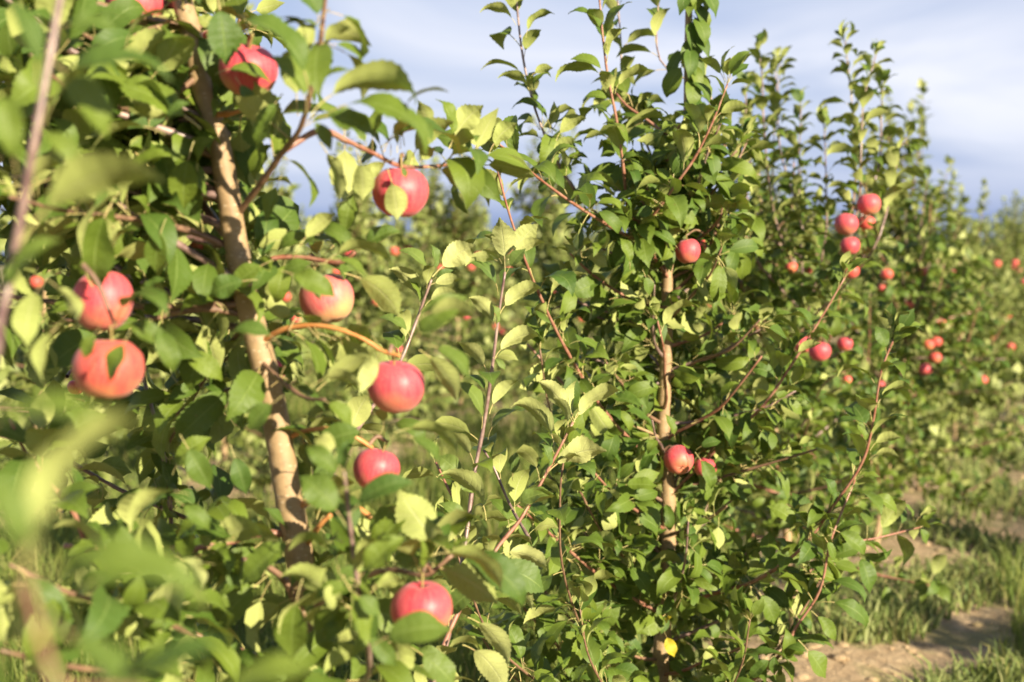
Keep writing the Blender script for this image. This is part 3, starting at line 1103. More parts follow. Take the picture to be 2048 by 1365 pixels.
D1 = 1.95
tr1 = [at(350, -330, 2.0), at(352, -150, 1.98), at(358, -30, 1.97), at(386, 80, D1), at(405, 180, D1), at(436, 280, D1), at(455, 380, D1), at(470, 480, D1),
       at(492, 590, D1), at(515, 680, D1), at(535, 760, D1), at(555, 860, D1), at(578, 1000, D1), at(597, 1100, D1),
       at(618, 1240, D1), at(632, 1370, D1), at(655, 1700, D1), at(680, 2200, D1), at(690, 2760, D1)][::-1]
base1 = world_base(tr1[0])
tr1[0] = base1 + Vector((0, 0, -0.05))
BR1 = [('trunk', smooth_line(tr1, 5), 0.0225, 0.0125, M_BARK)]
BR1 += [
    B('branch', [(452, 495, D1), (400, 470, 1.92), (340, 452, 1.88), (260, 438, 1.82), (130, 422, 1.72), (20, 395, 1.6)], 0.0062, 0.003, M_BROWN),
    B('branch', [(488, 630, D1), (420, 618, 1.94), (350, 626, 1.93), (300, 640, 1.93), (262, 648, 1.94), (120, 640, 1.97)], 0.0068, 0.0035, M_BROWN),
    B('branch', [(478, 425, D1), (520, 370, 1.90), (560, 312, 1.85), (600, 258, 1.80), (622, 180, 1.76), (640, 90, 1.74), (652, -20, 1.72), (660, -120, 1.7)], 0.0060, 0.0025, M_BROWN),
    B('branch', [(415, 230, D1), (460, 228, 1.93), (500, 214, 1.92)], 0.0055, 0.004, M_ORANGE),
    B('branch', [(570, 300, 1.84), (640, 262, 1.86), (695, 283, 1.89), (745, 306, 1.93), (800, 332, 1.97), (860, 334, 2.05), (920, 326, 2.15), (972, 322, 2.22)], 0.0052, 0.0024, M_RED),
    B('branch', [(515, 690, D1), (560, 662, 1.92), (610, 652, 1.90), (665, 656, 1.88), (722, 676, 1.87), (765, 702, 1.87), (800, 712, 1.86)], 0.0046, 0.0030, M_ORANGE),
    B('branch', [(575, 878, D1), (610, 862, 1.94), (660, 858, 1.93), (705, 872, 1.93), (745, 896, 1.94)], 0.0046, 0.0030, M_ORANGE),
    B('branch', [(590, 1018, D1), (622, 1004, 1.94), (690, 1004, 1.93), (735, 1030, 1.92), (768, 1062, 1.92)], 0.0055, 0.0040, M_ORANGE),
    B('branch', [(606, 1100, D1), (640, 1050, 1.92), (662, 1030, 1.91)], 0.0050, 0.0035, M_ORANGE),
    B('branch', [(578, 1068, D1), (520, 1068, 1.93), (470, 1082, 1.91), (400, 1096, 1.88), (340, 1112, 1.84), (200, 1095, 1.75), (130, 1092, 1.7)], 0.0065, 0.0035, M_RED),
    B('branch', [(622, 1300, D1), (560, 1150, 1.90), (430, 1120, 1.84), (320, 1170, 1.78), (200, 1220, 1.7)], 0.0062, 0.003, M_BROWN),
    B('branch', [(632, 1370, D1), (725, 1365, 1.80), (738, 1300, 1.70), (722, 1210, 1.66), (706, 1100, 1.64), (696, 1010, 1.62), (688, 945, 1.61)], 0.0052, 0.0026, M_GREYRED),
    B('branch', [(350, 1420, 2.2), (345, 1100, 2.2), (335, 960, 2.2), (320, 880, 2.2), (300, 800, 2.22), (285, 740, 2.25), (262, 560, 2.3), (258, 490, 2.32)], 0.0052, 0.0025, M_GREYRED),
    B('branch', [(560, 1330, 2.0), (240, 1200, 1.9), (150, 1030, 1.85), (100, 965, 1.83), (52, 905, 1.82), (20, 840, 1.8)], 0.0055, 0.003, M_RED),
    B('branch', [(615, 1230, D1), (700, 1168, 1.88), (780, 1140, 1.82), (850, 1150, 1.78), (905, 1110, 1.78)], 0.0058, 0.003, M_BROWN),
    B('branch', [(400, 150, D1), (330, 200, 1.9), (240, 215, 1.84), (140, 180, 1.75), (60, 110, 1.68)], 0.0055, 0.0028, M_BROWN),
    B('branch', [(436, 300, D1), (380, 260, 2.05), (300, 270, 2.2), (200, 300, 2.35), (90, 310, 2.5)], 0.0055, 0.0028, M_BROWN),
    B('branch', [(490, 560, D1), (540, 520, 1.98), (600, 515, 1.98), (680, 525, 1.96), (710, 505, 1.95)], 0.0052, 0.0030, M_RED),
    B('branch', [(520, 720, D1), (560, 760, 1.88), (610, 795, 1.84), (650, 800, 1.8)], 0.0045, 0.0028, M_BROWN),
    B('branch', [(545, 800, D1), (470, 780, 2.02), (400, 800, 2.1), (350, 830, 2.15)], 0.0050, 0.0028, M_BROWN),
    B('branch', [(500, 640, D1), (420, 740, 2.1), (330, 900, 2.2)], 0.0045, 0.0028, M_BROWN),
    B('branch', [(370, 40, 1.97), (300, 60, 1.9), (220, 90, 1.85), (150, 60, 1.8)], 0.005, 0.0026, M_BROWN),
    B('branch', [(655, 1560, D1), (480, 1340, 1.8), (300, 1230, 1.65), (150, 1190, 1.55), (20, 1130, 1.5)], 0.0055, 0.003, M_BROWN),
    B('branch', [(660, 1650, D1), (460, 1440, 1.75), (280, 1360, 1.6), (120, 1330, 1.5), (0, 1300, 1.45)], 0.0055, 0.003, M_BROWN),
    B('branch', [(600, 1180, D1), (420, 1060, 2.1), (240, 980, 2.25), (100, 900, 2.3), (10, 860, 2.3)], 0.0050, 0.003, M_BROWN),
    # the sharp young shoots right of the trunk
    B('branch', [(680, 1960, 1.96), (800, 1560, 2.12), (895, 1280, 2.33), (930, 1090, 2.42), (948, 950, 2.45), (968, 850, 2.46), (985, 730, 2.46), (996, 640, 2.46), (1010, 545, 2.46)], 0.0062, 0.0026, M_GREYRED),
    B('branch', [(590, 1040, D1), (700, 880, 2.25), (790, 745, 2.38), (830, 650, 2.42), (848, 600, 2.42), (863, 560, 2.42)], 0.0050, 0.0024, M_GREYRED),
    B('branch', [(780, 1600, 2.1), (900, 1260, 2.3), (985, 1110, 2.36), (1040, 1040, 2.38), (1080, 970, 2.40), (1120, 895, 2.41), (1146, 845, 2.42)], 0.0052, 0.0024, M_RED),
    B('branch', [(920, 1180, 2.42), (940, 1060, 2.5), (900, 985, 2.55), (872, 925, 2.58)], 0.004, 0.0022, M_RED),
    B('branch', [(1060, 1080, 2.5), (1020, 1010, 2.6), (985, 930, 2.62), (960, 890, 2.64)], 0.0038, 0.0022, M_GREYRED),
]
SH1 = BR1[-5:]
r1 = random.Random(21)
LV1 = []
for i, b in enumerate(BR1[1:]):
    if b in SH1:
        continue
    dress_spurs(b[1], r1, 0.098, 0.048, (3, 6), 0.10, LV1, 0.45, -0.9)
for i in (3, 12, 13):
    dress_shoot(BR1[i][1], r1, 0.09, 0.042, 0.45, LV1)
dress_shoot(BR1[11][1], r1, 0.088, 0.05, 0.4, LV1)
for b in SH1:
    dress_shoot(b[1], r1, 0.088, 0.034, 0.05, LV1, tuft=False)
dress_spurs(BR1[0][1][60:], r1, 0.084, 0.075, (2, 4), 0.0, LV1, 0.4)
# wood and leaves on the far and left sides of the same tree
fill_r = random.Random(4)
for i in range(34):
    k = fill_r.randrange(45, len(BR1[0][1]) - 4)
    p = BR1[0][1][k]
    a = fill_r.uniform(PI * 0.55, PI * 1.15)      # away and to the left
    ln = fill_r.uniform(0.35, 0.75)
    d = Vector((math.cos(a), math.sin(a) * 0.9, fill_r.uniform(0.0, 0.5))).normalized()
    pts = [p]
    for q in range(4):
        d = (d + UP * 0.1 + rand_dir(fill_r) * 0.2).normalized()
        pts.append(pts[-1] + d * ln / 4)
    ln_ = smooth_line(pts, 3)
    BR1.append(('branch', ln_, 0.0055, 0.0024, fill_r.choice([M_BROWN, M_GREYRED])))
    dress_spurs(ln_, fill_r, 0.096, 0.050, (3, 6), 0.15, LV1, 0.5)
    if fill_r.random() < 0.4:
        dress_shoot(ln_, fill_r, 0.085, 0.045, 0.6, LV1)

Y = HI_ME_Y
FX1 = [
    # around the trunk
    L(388, 283, 370, 412, 1.85, 72, 3), L(402, 258, 232, 172, 1.78, 60, 4), L(565, 188, 519, 298, 1.8, 68, 4), L(432, -20, 452, 126, 1.82, 70, 3),
    L(563, 352, 535, 440, 1.82, 75, 2), L(332, 438, 314, 540, 1.8, 70, 3), L(238, 385, 205, 572, 1.72, 50, 6), L(185, 575, 240, 400, 1.7, 5, 8),
    L(515, 560, 425, 590, 1.84, 55, 6), L(548, 520, 470, 575, 1.86, 60, 3), L(470, 155, 500, 215, 1.83, 40, 3), L(430, 150, 540, 170, 1.86, 35, 9),
    L(622, 232, 822, 212, 1.62, -18, 12), L(640, 238, 838, 312, 1.64, 12, 11), L(798, 240, 893, 188, 1.7, 8, 9), L(620, 235, 660, 300, 1.68, 60, 4),
    L(612, 235, 545, 120, 1.66, 20, 9), L(640, 100, 700, 60, 1.7, -10, 8), L(640, 60, 600, -30, 1.7, 40, 6), L(618, 190, 480, 60, 1.64, 25, 10),
    L(620, 200, 712, 150, 1.7, 20, 8), L(625, 235, 745, 270, 1.66, 48, 6),
    L(898, 298, 964, 216, 2.1, -40, 6), L(902, 295, 872, 204, 2.08, 18, 5), L(862, 275, 838, 205, 2.05, -70, 3), L(955, 308, 957, 236, 2.2, -40, 5),
    L(978, 308, 1032, 250, 2.22, -35, 6), L(855, 335, 932, 378, 2.0, -28, 6), L(775, 338, 793, 436, 1.9, -72, 3), L(712, 298, 724, 396, 1.84, -65, 3),
    L(640, 285, 674, 402, 1.82, -35, 4), L(925, 322, 905, 262, 2.15, -60, 4), L(835, 330, 868, 298, 1.98, -50, 3), L(800, 330, 812, 355, 1.9, 70, 3),
    L(822, 330, 905, 250, 1.98, -20, 8), L(790, 318, 722, 385, 1.93, -30, 7), L(735, 300, 690, 250, 1.9, 30, 7), L(745, 300, 780, 215, 1.92, 40, 5), L(770, 320, 745, 360, 1.86, -40, 5),
    L(690, 488, 706, 394, 1.98, 70, 2), L(600, 492, 668, 432, 1.86, -45, 7), L(714, 505, 797, 467, 1.95, 45, 5), L(648, 528, 776, 535, 1.76, -12, 10),
    L(562, 542, 664, 592, 1.74, 58, 5), L(645, 530, 570, 560, 1.78, 30, 8), L(680, 546, 792, 630, 1.98, -42, 9), L(608, 560, 640, 600, 1.86, -50, 4),
    L(640, 470, 560, 505, 1.9, 45, 7), L(655, 520, 730, 560, 1.84, 25, 9),
    L(835, 640, 945, 636, 1.55, -25, 8), L(825, 690, 930, 600, 1.58, 55, 7), L(766, 700, 722, 784, 1.74, -55, 4, 0, Y), L(752, 730, 658, 703, 2.2, -50, 8),
    L(838, 700, 908, 800, 1.82, -48, 7), L(846, 690, 932, 762, 1.7, 25, 8), L(790, 866, 907, 916, 1.74, -24, 10), L(800, 872, 874, 932, 1.72, 18, 8),
    L(760, 868, 640, 900, 1.8, 40, 9), L(622, 775, 716, 772, 1.68, -14, 9), L(566, 792, 502, 856, 1.72, 62, 3), L(560, 690, 470, 668, 1.62, 20, 8),
    L(690, 962, 616, 898, 1.6, 55, 5), L(690, 955, 700, 884, 1.6, 50, 5), L(700, 1032, 822, 972, 1.58, 30, 7), L(692, 1052, 604, 958, 1.6, 48, 6),
    L(602, 1068, 490, 1168, 1.72, 64, 4), L(714, 1165, 806, 1080, 1.62, 62, 5), L(605, 1158, 588, 1308, 1.66, 66, 3), L(716, 1172, 636, 1195, 1.64, 45, 7),
    L(866, 1135, 852, 1036, 1.75, -40, 3), L(862, 1112, 992, 1188, 1.7, -30, 10), L(738, 1190, 803, 1162, 1.75, -40, 6), L(745, 1292, 897, 1264, 1.5, 40, 8),
    L(900, 1110, 940, 1080, 1.76, 30, 6), L(870, 1130, 790, 1120, 1.76, 40, 6), L(720, 1230, 650, 1275, 1.66, 55, 5), L(725, 1260, 790, 1330, 1.66, 58, 4),
    L(700, 1180, 756, 1230, 1.6, 60, 3), L(640, 800, 700, 850, 1.74, 40, 8),
    # left: around the pair of apples
    L(262, 662, 222, 762, 1.50, 74, 2), L(200, 655, 172, 715, 1.5, 66, 3), L(240, 640, 330, 690, 1.6, 55, 5), L(130, 640, 90, 760, 1.45, -10, 9), L(115, 655, 70, 755, 1.5, 60, 4),
    L(90, 560, 60, 690, 1.45, -30, 8), L(95, 560, 150, 640, 1.5, -50, 5), L(300, 640, 345, 740, 1.6, 62, 5), L(280, 600, 330, 560, 1.75, 40, 6),
    L(330, 250, 380, 210, 1.7, 40, 7), L(330, 270, 190, 300, 1.68, 0, 9), L(180, 230, 120, 150, 1.7, 30, 7), L(250, 110, 340, 30, 1.66, 10, 9), L(150, 100, 52, 68, 1.8, -40, 7),
    L(345, 950, 420, 880, 1.9, 50, 7), L(380, 990, 270, 1062, 1.55, -5, 10), L(350, 1000, 415, 1058, 1.7, 60, 5), L(460, 890, 492, 985, 1.85, 70, 2),
    L(360, 870, 420, 975, 1.78, 72, 2), L(350, 700, 440, 760, 1.9, 50, 7), L(300, 1140, 200, 1060, 1.6, 60, 5), L(260, 1150, 160, 1190, 1.55, 45, 7),
    L(380, 1150, 400, 1030, 1.8, 45, 6), L(430, 1130, 340, 1160, 1.6, -40, 7, 0, Y), L(350, 1110, 400, 1180, 1.6, -40, 5, 0, Y),
    # shoot one, in focus
    L(1010, 545, 999, 440, 2.46, -76, 3, 0, Y), L(1016, 520, 1074, 452, 2.47, -62, 3, 0, Y), L(1018, 522, 1088, 488, 2.44, -34, 7, 0, Y), L(1012, 548, 1050, 500, 2.42, 62, 3, 0, Y),
    L(1008, 520, 1034, 470, 2.48, -44, 5, 0, Y), L(1006, 505, 968, 472, 2.48, -29, 6, 0, Y), L(1004, 530, 935, 534, 2.44, -26, 11, 0, Y), L(1004, 528, 966, 502, 2.42, -29, 8, 0, Y),
    L(996, 592, 936, 528, 2.46, 12, 8, 0, Y), L(1000, 628, 1080, 580, 2.46, -42, 10, 0, Y), L(989, 658, 940, 600, 2.46, -44, 10, 0, Y), L(990, 660, 982, 612, 2.44, 20, 5, 0, Y),
    L(988, 722, 1075, 680, 2.46, -40, 12, 0, Y), L(978, 757, 914, 688, 2.46, -40, 9, 0, Y), L(979, 828, 1036, 766, 2.46, -36, 7, 0, Y), L(962, 862, 911, 772, 2.46, 8, 8, 0, Y),
    L(976, 880, 1042, 822, 2.48, 20, 9, 0, Y), L(948, 932, 893, 868, 2.45, -40, 9, 0, Y), L(935, 965, 878, 915, 2.50, 55, 6, 0, Y), L(985, 715, 1010, 740, 2.44, 60, 4, 0, Y),
    L(1108, 905, 1024, 822, 2.42, -32, 12, 0, Y), L(1025, 962, 1034, 905, 2.50, 66, 2, 0, Y), L(972, 1042, 880, 958, 2.36, -26, 10, 0, Y), L(1020, 1022, 1104, 990, 2.36, 30, 6, 0, Y),
    L(1000, 1108, 1088, 1140, 2.34, -64, 10, 0, Y), L(968, 1120, 1082, 1182, 2.30, 50, 8, 0, Y), L(975, 1132, 1060, 1216, 2.28, -52, 7, 0, Y), L(1086, 956, 1208, 906, 2.40, -28, 6, 0, Y),
    L(1095, 950, 1080, 890, 2.40, 20, 5, 0, Y), L(960, 1000, 915, 960, 2.45, 40, 6, 0, Y), L(940, 1060, 880, 1010, 2.4, 40, 7, 0, Y),
    L(1146, 846, 1080, 768, 2.42, -49, 5, 0, Y), L(1150, 845, 1155, 765, 2.44, -34, 7, 0, Y), L(1146, 850, 1244, 792, 2.42, -36, 11, 0, Y), L(1135, 860, 1108, 800, 2.4, -24, 7, 0, Y), L(1150, 840, 1190, 800, 2.45, -54, 4, 0, Y),
    L(990, 1175, 900, 1232, 2.2, 30, 9, 0, Y), L(935, 1235, 1012, 1330, 2.15, -62, 7, 0, Y), L(925, 1290, 1004, 1380, 2.1, -54, 8, 0, Y), L(815, 1290, 905, 1370, 1.9, 50, 6, 0, Y),
    L(905, 1240, 860, 1170, 2.2, 40, 6, 0, Y), L(955, 1200, 1030, 1190, 2.3, 35, 8, 0, Y), L(900, 1330, 840, 1300, 2.1, 50, 5, 0, Y), L(870, 1110, 930, 1060, 2.2, -44, 7, 0, Y),
    # shoot two
    L(865, 554, 947, 494, 2.42, -52, 6, 0, Y), L(862, 552, 859, 492, 2.42, 20, 5, 0, Y), L(859, 556, 799, 506, 2.42, 12, 8, 0, Y), L(840, 612, 780, 544, 2.42, -39, 10, 0, Y),
    L(858, 572, 919, 560, 2.42, -52, 7, 0, Y), L(850, 612, 910, 590, 2.43, -29, 8, 0, Y), L(866, 560, 905, 542, 2.44, 50, 4, 0, Y), L(835, 650, 900, 640, 2.45, 20, 8, 0, Y), L(822, 680, 760, 640, 2.4, 10, 8, 0, Y),
]
root1 = empty('apple_tree', base1)
tag(root1, 'young apple tree with thick tan leaning trunk and large red apples at left', 'tree', 'apple trees of the near row')
BR1 += connect_stems(T1A, BR1, LV1)


def shades(p, pts, rad, far=1.3):
    """is this leaf on the sun's way to one of the points that the photograph shows in full sun"""
    for c in pts:
        v = p - c
        t = v.dot(to_sun)
        if 0.01 < t < far and (v - to_sun * t).length < rad:
            return True
    return False


SUNNY1 = [at(x, y, D1 - 0.02) for x, y in ((455, 395), (475, 500), (505, 650), (520, 710), (560, 880), (570, 940), (580, 1000))]
SUNNY1 += [at(800, 385, 1.93), at(790, 780, 1.84), at(840, 1220, 1.71), at(210, 610, 1.74), at(655, 600, 1.96), at(745, 940, 1.91), at(230, 770, 1.57), at(500, 130, 1.86)]
SUNNY1 += [at(1000, 520, 2.45), at(985, 700, 2.45), at(970, 830, 2.45), at(860, 540, 2.42), at(1060, 600, 2.45)]


def clear_of_fruit(M):
    """keep loose leaves off the faces of the hand-placed apples and the open gaps that the photograph shows"""
    p = M @ Vector((0, 0.5, 0))
    q = px_of(p)
    if q is None:
        return True
    if q[2] < 1.15:
        return True
    if shades(p, SUNNY1, 0.035):
        return True
    for (x, y, r_, d_) in FRUIT:
        if (q[0] - x) ** 2 + (q[1] - y) ** 2 < (r_ * 1.4) ** 2 and q[2] < d_ + 0.02:
            return True
    for (x0, y0, x1, y1, dmax) in GAPS:
        if x0 < q[0] < x1 and y0 < q[1] < y1 and q[2] < dmax:
            return True
    # the lit stretches of trunk
    if q[2] < D1:
        for (x, y) in ((455, 400), (475, 500), (515, 680), (530, 740), (560, 880), (575, 970), (585, 1040)):
            if abs(q[0] - x) < 55 and abs(q[1] - y) < 48:
                return True
    return False


FRUIT = [(270, 12, 45, 2), (498, 142, 45, 1.9), (800, 385, 60, 1.96), (205, 603, 60, 1.78), (217, 750, 60, 1.6), (655, 605, 50, 2), (792, 774, 58, 1.88),
         (753, 940, 60, 1.95), (842, 1220, 60, 1.75), (376, 488, 32, 2.05)]
GAPS = [(840, 0, 1300, 205, 3), (860, 380, 1300, 690, 2.6), (1120, 500, 1300, 830, 2.6), (700, 380, 1000, 520, 3), (540, -50, 900, 40, 3), (720, 440, 940, 700, 2.3)]
build_tree(root1, BR1, LV1, FX1, 300, True, 100, clear_of_fruit)

# ================================================================ TREE AT THE CAMERA'S LEFT SHOULDER (out of frame trunk, blurred shoots)
r0_ = random.Random(33)
y0 = 0.22
base0 = world_base(row_point(0, y0))
tr0 = [base0 + Vector((0.0, 0, -0.05)), base0 + Vector((0.01, 0.0, 0.5)), base0 + Vector((-0.02, 0.02, 1.1)), base0 + Vector((0.01, 0.0, 1.7)), base0 + Vector((0.0, 0.02, 2.2))]
BR0 = [('trunk', smooth_line(tr0, 6), 0.023, 0.006, M_BARK)]
t0 = BR0[0][1]
BR0 += [
    ('branch', smooth_line([t0[12], at(-500, 900, 0.75), at(-60, 800, 1.05), at(8, 610, 1.15), at(34, 480, 1.15), at(58, 345, 1.15), at(76, 245, 1.15), at(120, 0, 1.17), at(150, -160, 1.2)], 5), 0.0044, 0.0026, M_GREYRED),
    ('branch', smooth_line([t0[8], base0.lerp(at(300, 2000, 0.6), 0.6) + Vector((0, 0, 0.3)), at(190, 1560, 0.56), at(112, 1370, 0.58), at(78, 1260, 0.58), at(52, 1165, 0.58)], 5), 0.0019, 0.0014, M_RED),
    ('branch', smooth_line([at(190, 1560, 0.60), at(205, 1345, 0.74), at(160, 1295, 0.76), at(88, 1212, 0.78)], 4), 0.0020, 0.0014, M_RED),
]
LV0 = []
for i in range(14):
    p = t0[r0_.randrange(5, len(t0) - 3)]
    a = r0_.uniform(PI * 0.6, PI * 1.7)
    d = Vector((math.cos(a), math.sin(a), 0.35)).normalized()
    ln_ = smooth_line([p, p + d * 0.2, p + d * 0.42 + UP * 0.05], 4)
    BR0.append(('branch', ln_, 0.006, 0.0025, M_BROWN))
    dress_spurs(ln_, r0_, 0.088, 0.06, (3, 6), 0.1, LV0)
FX0 = [
    L(88, 248, 332, 172, 1.15, 14, 10), L(42, 484, 312, 372, 1.02, -8, 8), L(72, 170, 4, 8, 1.15, 20, 7), L(34, 355, 8, 200, 1.1, 58, 5), L(20, 590, 118, 488, 1.1, 35, 7),
    L(110, 60, 230, 60, 1.2, 50, 6), L(100, 120, 210, 270, 1.2, 45, 6), L(75, 260, 160, 330, 1.2, 52, 7), L(20, 300, -40, 400, 1.1, 50, 6), L(30, 480, -50, 520, 1.1, 30, 7),
    L(10, 600, 70, 520, 1.1, 60, 5),
    L(-80, 900, 245, 868, 0.66, 22, 9), L(48, 1160, 322, 880, 0.60, -16, 10), L(48, 1160, -60, 960, 0.58, 12, 8), L(56, 1165, 20, 1010, 0.6, -35, 6),
    L(60, 1180, 380, 1230, 0.68, 12, 11), L(52, 1175, -40, 1330, 0.58, 40, 7), L(80, 1250, 270, 1440, 0.68, 20, 8), L(60, 1250, 20, 1420, 0.6, 40, 6),
    L(160, 1190, 335, 1110, 0.85, 50, 6), L(250, 1400, 460, 1300, 0.66, 30, 8), L(420, 1420, 640, 1350, 0.8, 30, 8), L(330, 1180, 410, 1215, 0.95, -30, 6),
    L(100, 1100, 180, 1165, 0.7, 50, 5),
]
root0 = empty('apple_tree', base0)
tag(root0, 'nearest apple tree, only its blurred shoots and big soft leaves reach in at left edge', 'tree', 'apple trees of the near row')
build_tree(root0, BR0, LV0, FX0, 300, True, 300)

# ================================================================ TREE TWO (centre right, thin straight trunk)
D2 = 3.7
tr2 = [at(1380, -110, D2), at(1378, 0, D2), at(1376, 120, D2), at(1374, 250, D2), at(1362, 380, D2), at(1352, 450, D2), at(1336, 530, D2), at(1334, 620, D2),
       at(1332, 720, D2), at(1328, 820, D2), at(1328, 880, D2), at(1336, 980, D2), at(1336, 1100, D2), at(1330, 1200, D2), at(1322, 1320, D2), at(1318, 1450, D2), at(1315, 1700, D2)][::-1]
base2 = world_base(tr2[0])
tr2[0] = base2 + Vector((0, 0, -0.05))
BR2 = [('trunk', smooth_line(tr2, 4), 0.0245, 0.008, M_BARK)]
hand2 = [
    ('s', B('branch', [(1345, 470, D2), (1290, 450, 3.62), (1258, 425, 3.55), (1246, 330, 3.5), (1233, 240, 3.48), (1212, 130, 3.46), (1199, 0, 3.45), (1190, -110, 3.44)], 0.0062, 0.0026, M_RED)),
    ('s', B('branch', [(1340, 520, D2), (1290, 490, 3.6), (1235, 462, 3.5), (1150, 410, 3.36), (1075, 355, 3.25), (1030, 315, 3.18), (1000, 290, 3.14)], 0.0062, 0.0026, M_RED)),
    ('s', B('branch', [(1240, 470, 3.6), (1165, 400, 3.62), (1112, 320, 3.62), (1086, 262, 3.6), (1062, 190, 3.6), (1042, 90, 3.6), (1030, -40, 3.6), (1025, -120, 3.6)], 0.0050, 0.0024, M_GREYRED)),
    ('s', B('branch', [(1338, 560, D2), (1290, 470, 3.55), (1345, 380, 3.45), (1390, 315, 3.42), (1425, 245, 3.4), (1455, 168, 3.4)], 0.0058, 0.0024, M_RED)),
    ('s', B('branch', [(1328, 930, D2), (1260, 880, 3.6), (1192, 800, 3.45), (1135, 705, 3.32), (1090, 615, 3.22), (1050, 520, 3.14), (1016, 420, 3.1), (990, 320, 3.08)], 0.0066, 0.0026, M_RED)),
    ('p', B('branch', [(1325, 1230, D2), (1262, 1195, 3.6), (1190, 1145, 3.5), (1120, 1085, 3.38), (1062, 1035, 3.28), (1035, 1012, 3.24)], 0.0066, 0.003, M_RED)),
    ('p', B('branch', [(1330, 1100, D2), (1260, 1075, 3.74), (1180, 1060, 3.8), (1120, 1035, 3.85), (1090, 1020, 3.9)], 0.0060, 0.003, M_BROWN)),
    ('p', B('branch', [(1320, 1480, D2), (1180, 1370, 3.55), (1105, 1280, 3.42), (1040, 1205, 3.32), (1000, 1130, 3.28)], 0.0066, 0.003, M_BROWN)),
    ('p', B('branch', [(1330, 1060, D2), (1270, 1020, 3.55), (1225, 985, 3.42), (1170, 920, 3.3), (1160, 860, 3.28)], 0.0056, 0.0026, M_RED)),
    ('p', B('branch', [(1328, 882, D2), (1305, 868, 3.68), (1262, 850, 3.62)], 0.0056, 0.004, M_BARK)),
    ('s', B('branch', [(1332, 1000, D2), (1400, 930, 3.66), (1485, 850, 3.6), (1530, 808, 3.58), (1588, 722, 3.55), (1640, 640, 3.55), (1690, 555, 3.55)], 0.0066, 0.0026, M_RED)),
    ('s', B('branch', [(1330, 1220, D2), (1420, 1190, 3.6), (1510, 1162, 3.5), (1600, 1100, 3.42), (1662, 1018, 3.38), (1722, 930, 3.34), (1745, 850, 3.32), (1762, 745, 3.3), (1790, 672, 3.3)], 0.0070, 0.0026, M_RED)),
    ('p', B('branch', [(1335, 1195, D2), (1400, 1188, 3.8), (1455, 1186, 3.9), (1520, 1176, 4.0)], 0.0060, 0.003, M_BROWN)),
    ('s', B('branch', [(1325, 1480, D2), (1480, 1380, 3.5), (1560, 1310, 3.4), (1592, 1255, 3.38), (1640, 1180, 3.36), (1662, 1080, 3.35), (1710, 960, 3.4)], 0.0066, 0.0028, M_RED)),
    ('p', B('branch', [(1520, 1350, 3.45), (1600, 1230, 3.5), (1650, 1130, 3.5), (1625, 1060, 3.5)], 0.0045, 0.0026, M_BROWN)),
    ('s', B('branch', [(1600, 1160, 3.5), (1680, 1095, 3.6), (1760, 1075, 3.65), (1840, 1055, 3.7)], 0.0045, 0.0024, M_RED)),
    ('p', B('branch', [(1334, 760, D2), (1400, 720, 3.6), (1460, 700, 3.5), (1520, 640, 3.45)], 0.0055, 0.0026, M_BROWN)),
    ('p', B('branch', [(1334, 680, D2), (1280, 640, 3.75), (1210, 640, 3.8), (1140, 610, 3.85), (1060, 640, 3.9)], 0.0055, 0.0026, M_BROWN)),
    ('p', B('branch', [(1336, 560, D2), (1400, 530, 3.7), (1460, 500, 3.75), (1500, 440, 3.8)], 0.0055, 0.0026, M_BROWN)),
    ('s', B('branch', [(1360, 400, D2), (1400, 300, 3.8), (1420, 190, 3.85), (1320, 120, 3.85), (1320, -40, 3.9)], 0.0045, 0.0024, M_GREYRED)),
    ('s', B('branch', [(1352, 450, D2), (1310, 330, 3.8), (1250, 180, 3.95), (1240, 60, 4.0), (1230, -60, 4.0)], 0.0045, 0.0024, M_GREYRED)),
]
for px0, py0, pts_ in ((1325, 1500, [(1200, 1330, 3.4), (1130, 1160, 3.1), (1120, 1000, 3.0), (1130, 900, 2.98)]),
                       (1322, 1560, [(1150, 1420, 3.3), (1000, 1300, 3.0), (940, 1180, 2.9), (900, 1060, 2.88)]),
                       (1322, 1600, [(1200, 1450, 3.6), (1060, 1380, 3.5), (980, 1300, 3.45), (930, 1200, 3.4)]),
                       (1330, 1150, [(1230, 1100, 3.5), (1150, 960, 3.4), (1100, 820, 3.35), (1080, 700, 3.3)]),
                       (1322, 1520, [(1240, 1420, 3.2), (1180, 1320, 3.0), (1160, 1220, 2.95)]),
                       (1322, 1620, [(1420, 1450, 3.4), (1480, 1340, 3.2), (1500, 1240, 3.15)])):
    hand2.append(('s', B('branch', [(px0, py0, D2)] + pts_, 0.0044, 0.0022, M_BROWN)))
r2 = random.Random(77)
LV2 = []
for kind, b in hand2:
    BR2.append(b)
    if kind == 's':
        tot = len(b[1])
        dress_spurs(b[1][:tot // 2], r2, 0.104, 0.042, (3, 6), 0.12, LV2, 0.5)
        dress_shoot(b[1], r2, 0.116, 0.036, 0.25, LV2)
    else:
        dress_spurs(b[1], r2, 0.104, 0.040, (3, 7), 0.15, LV2, 0.55)
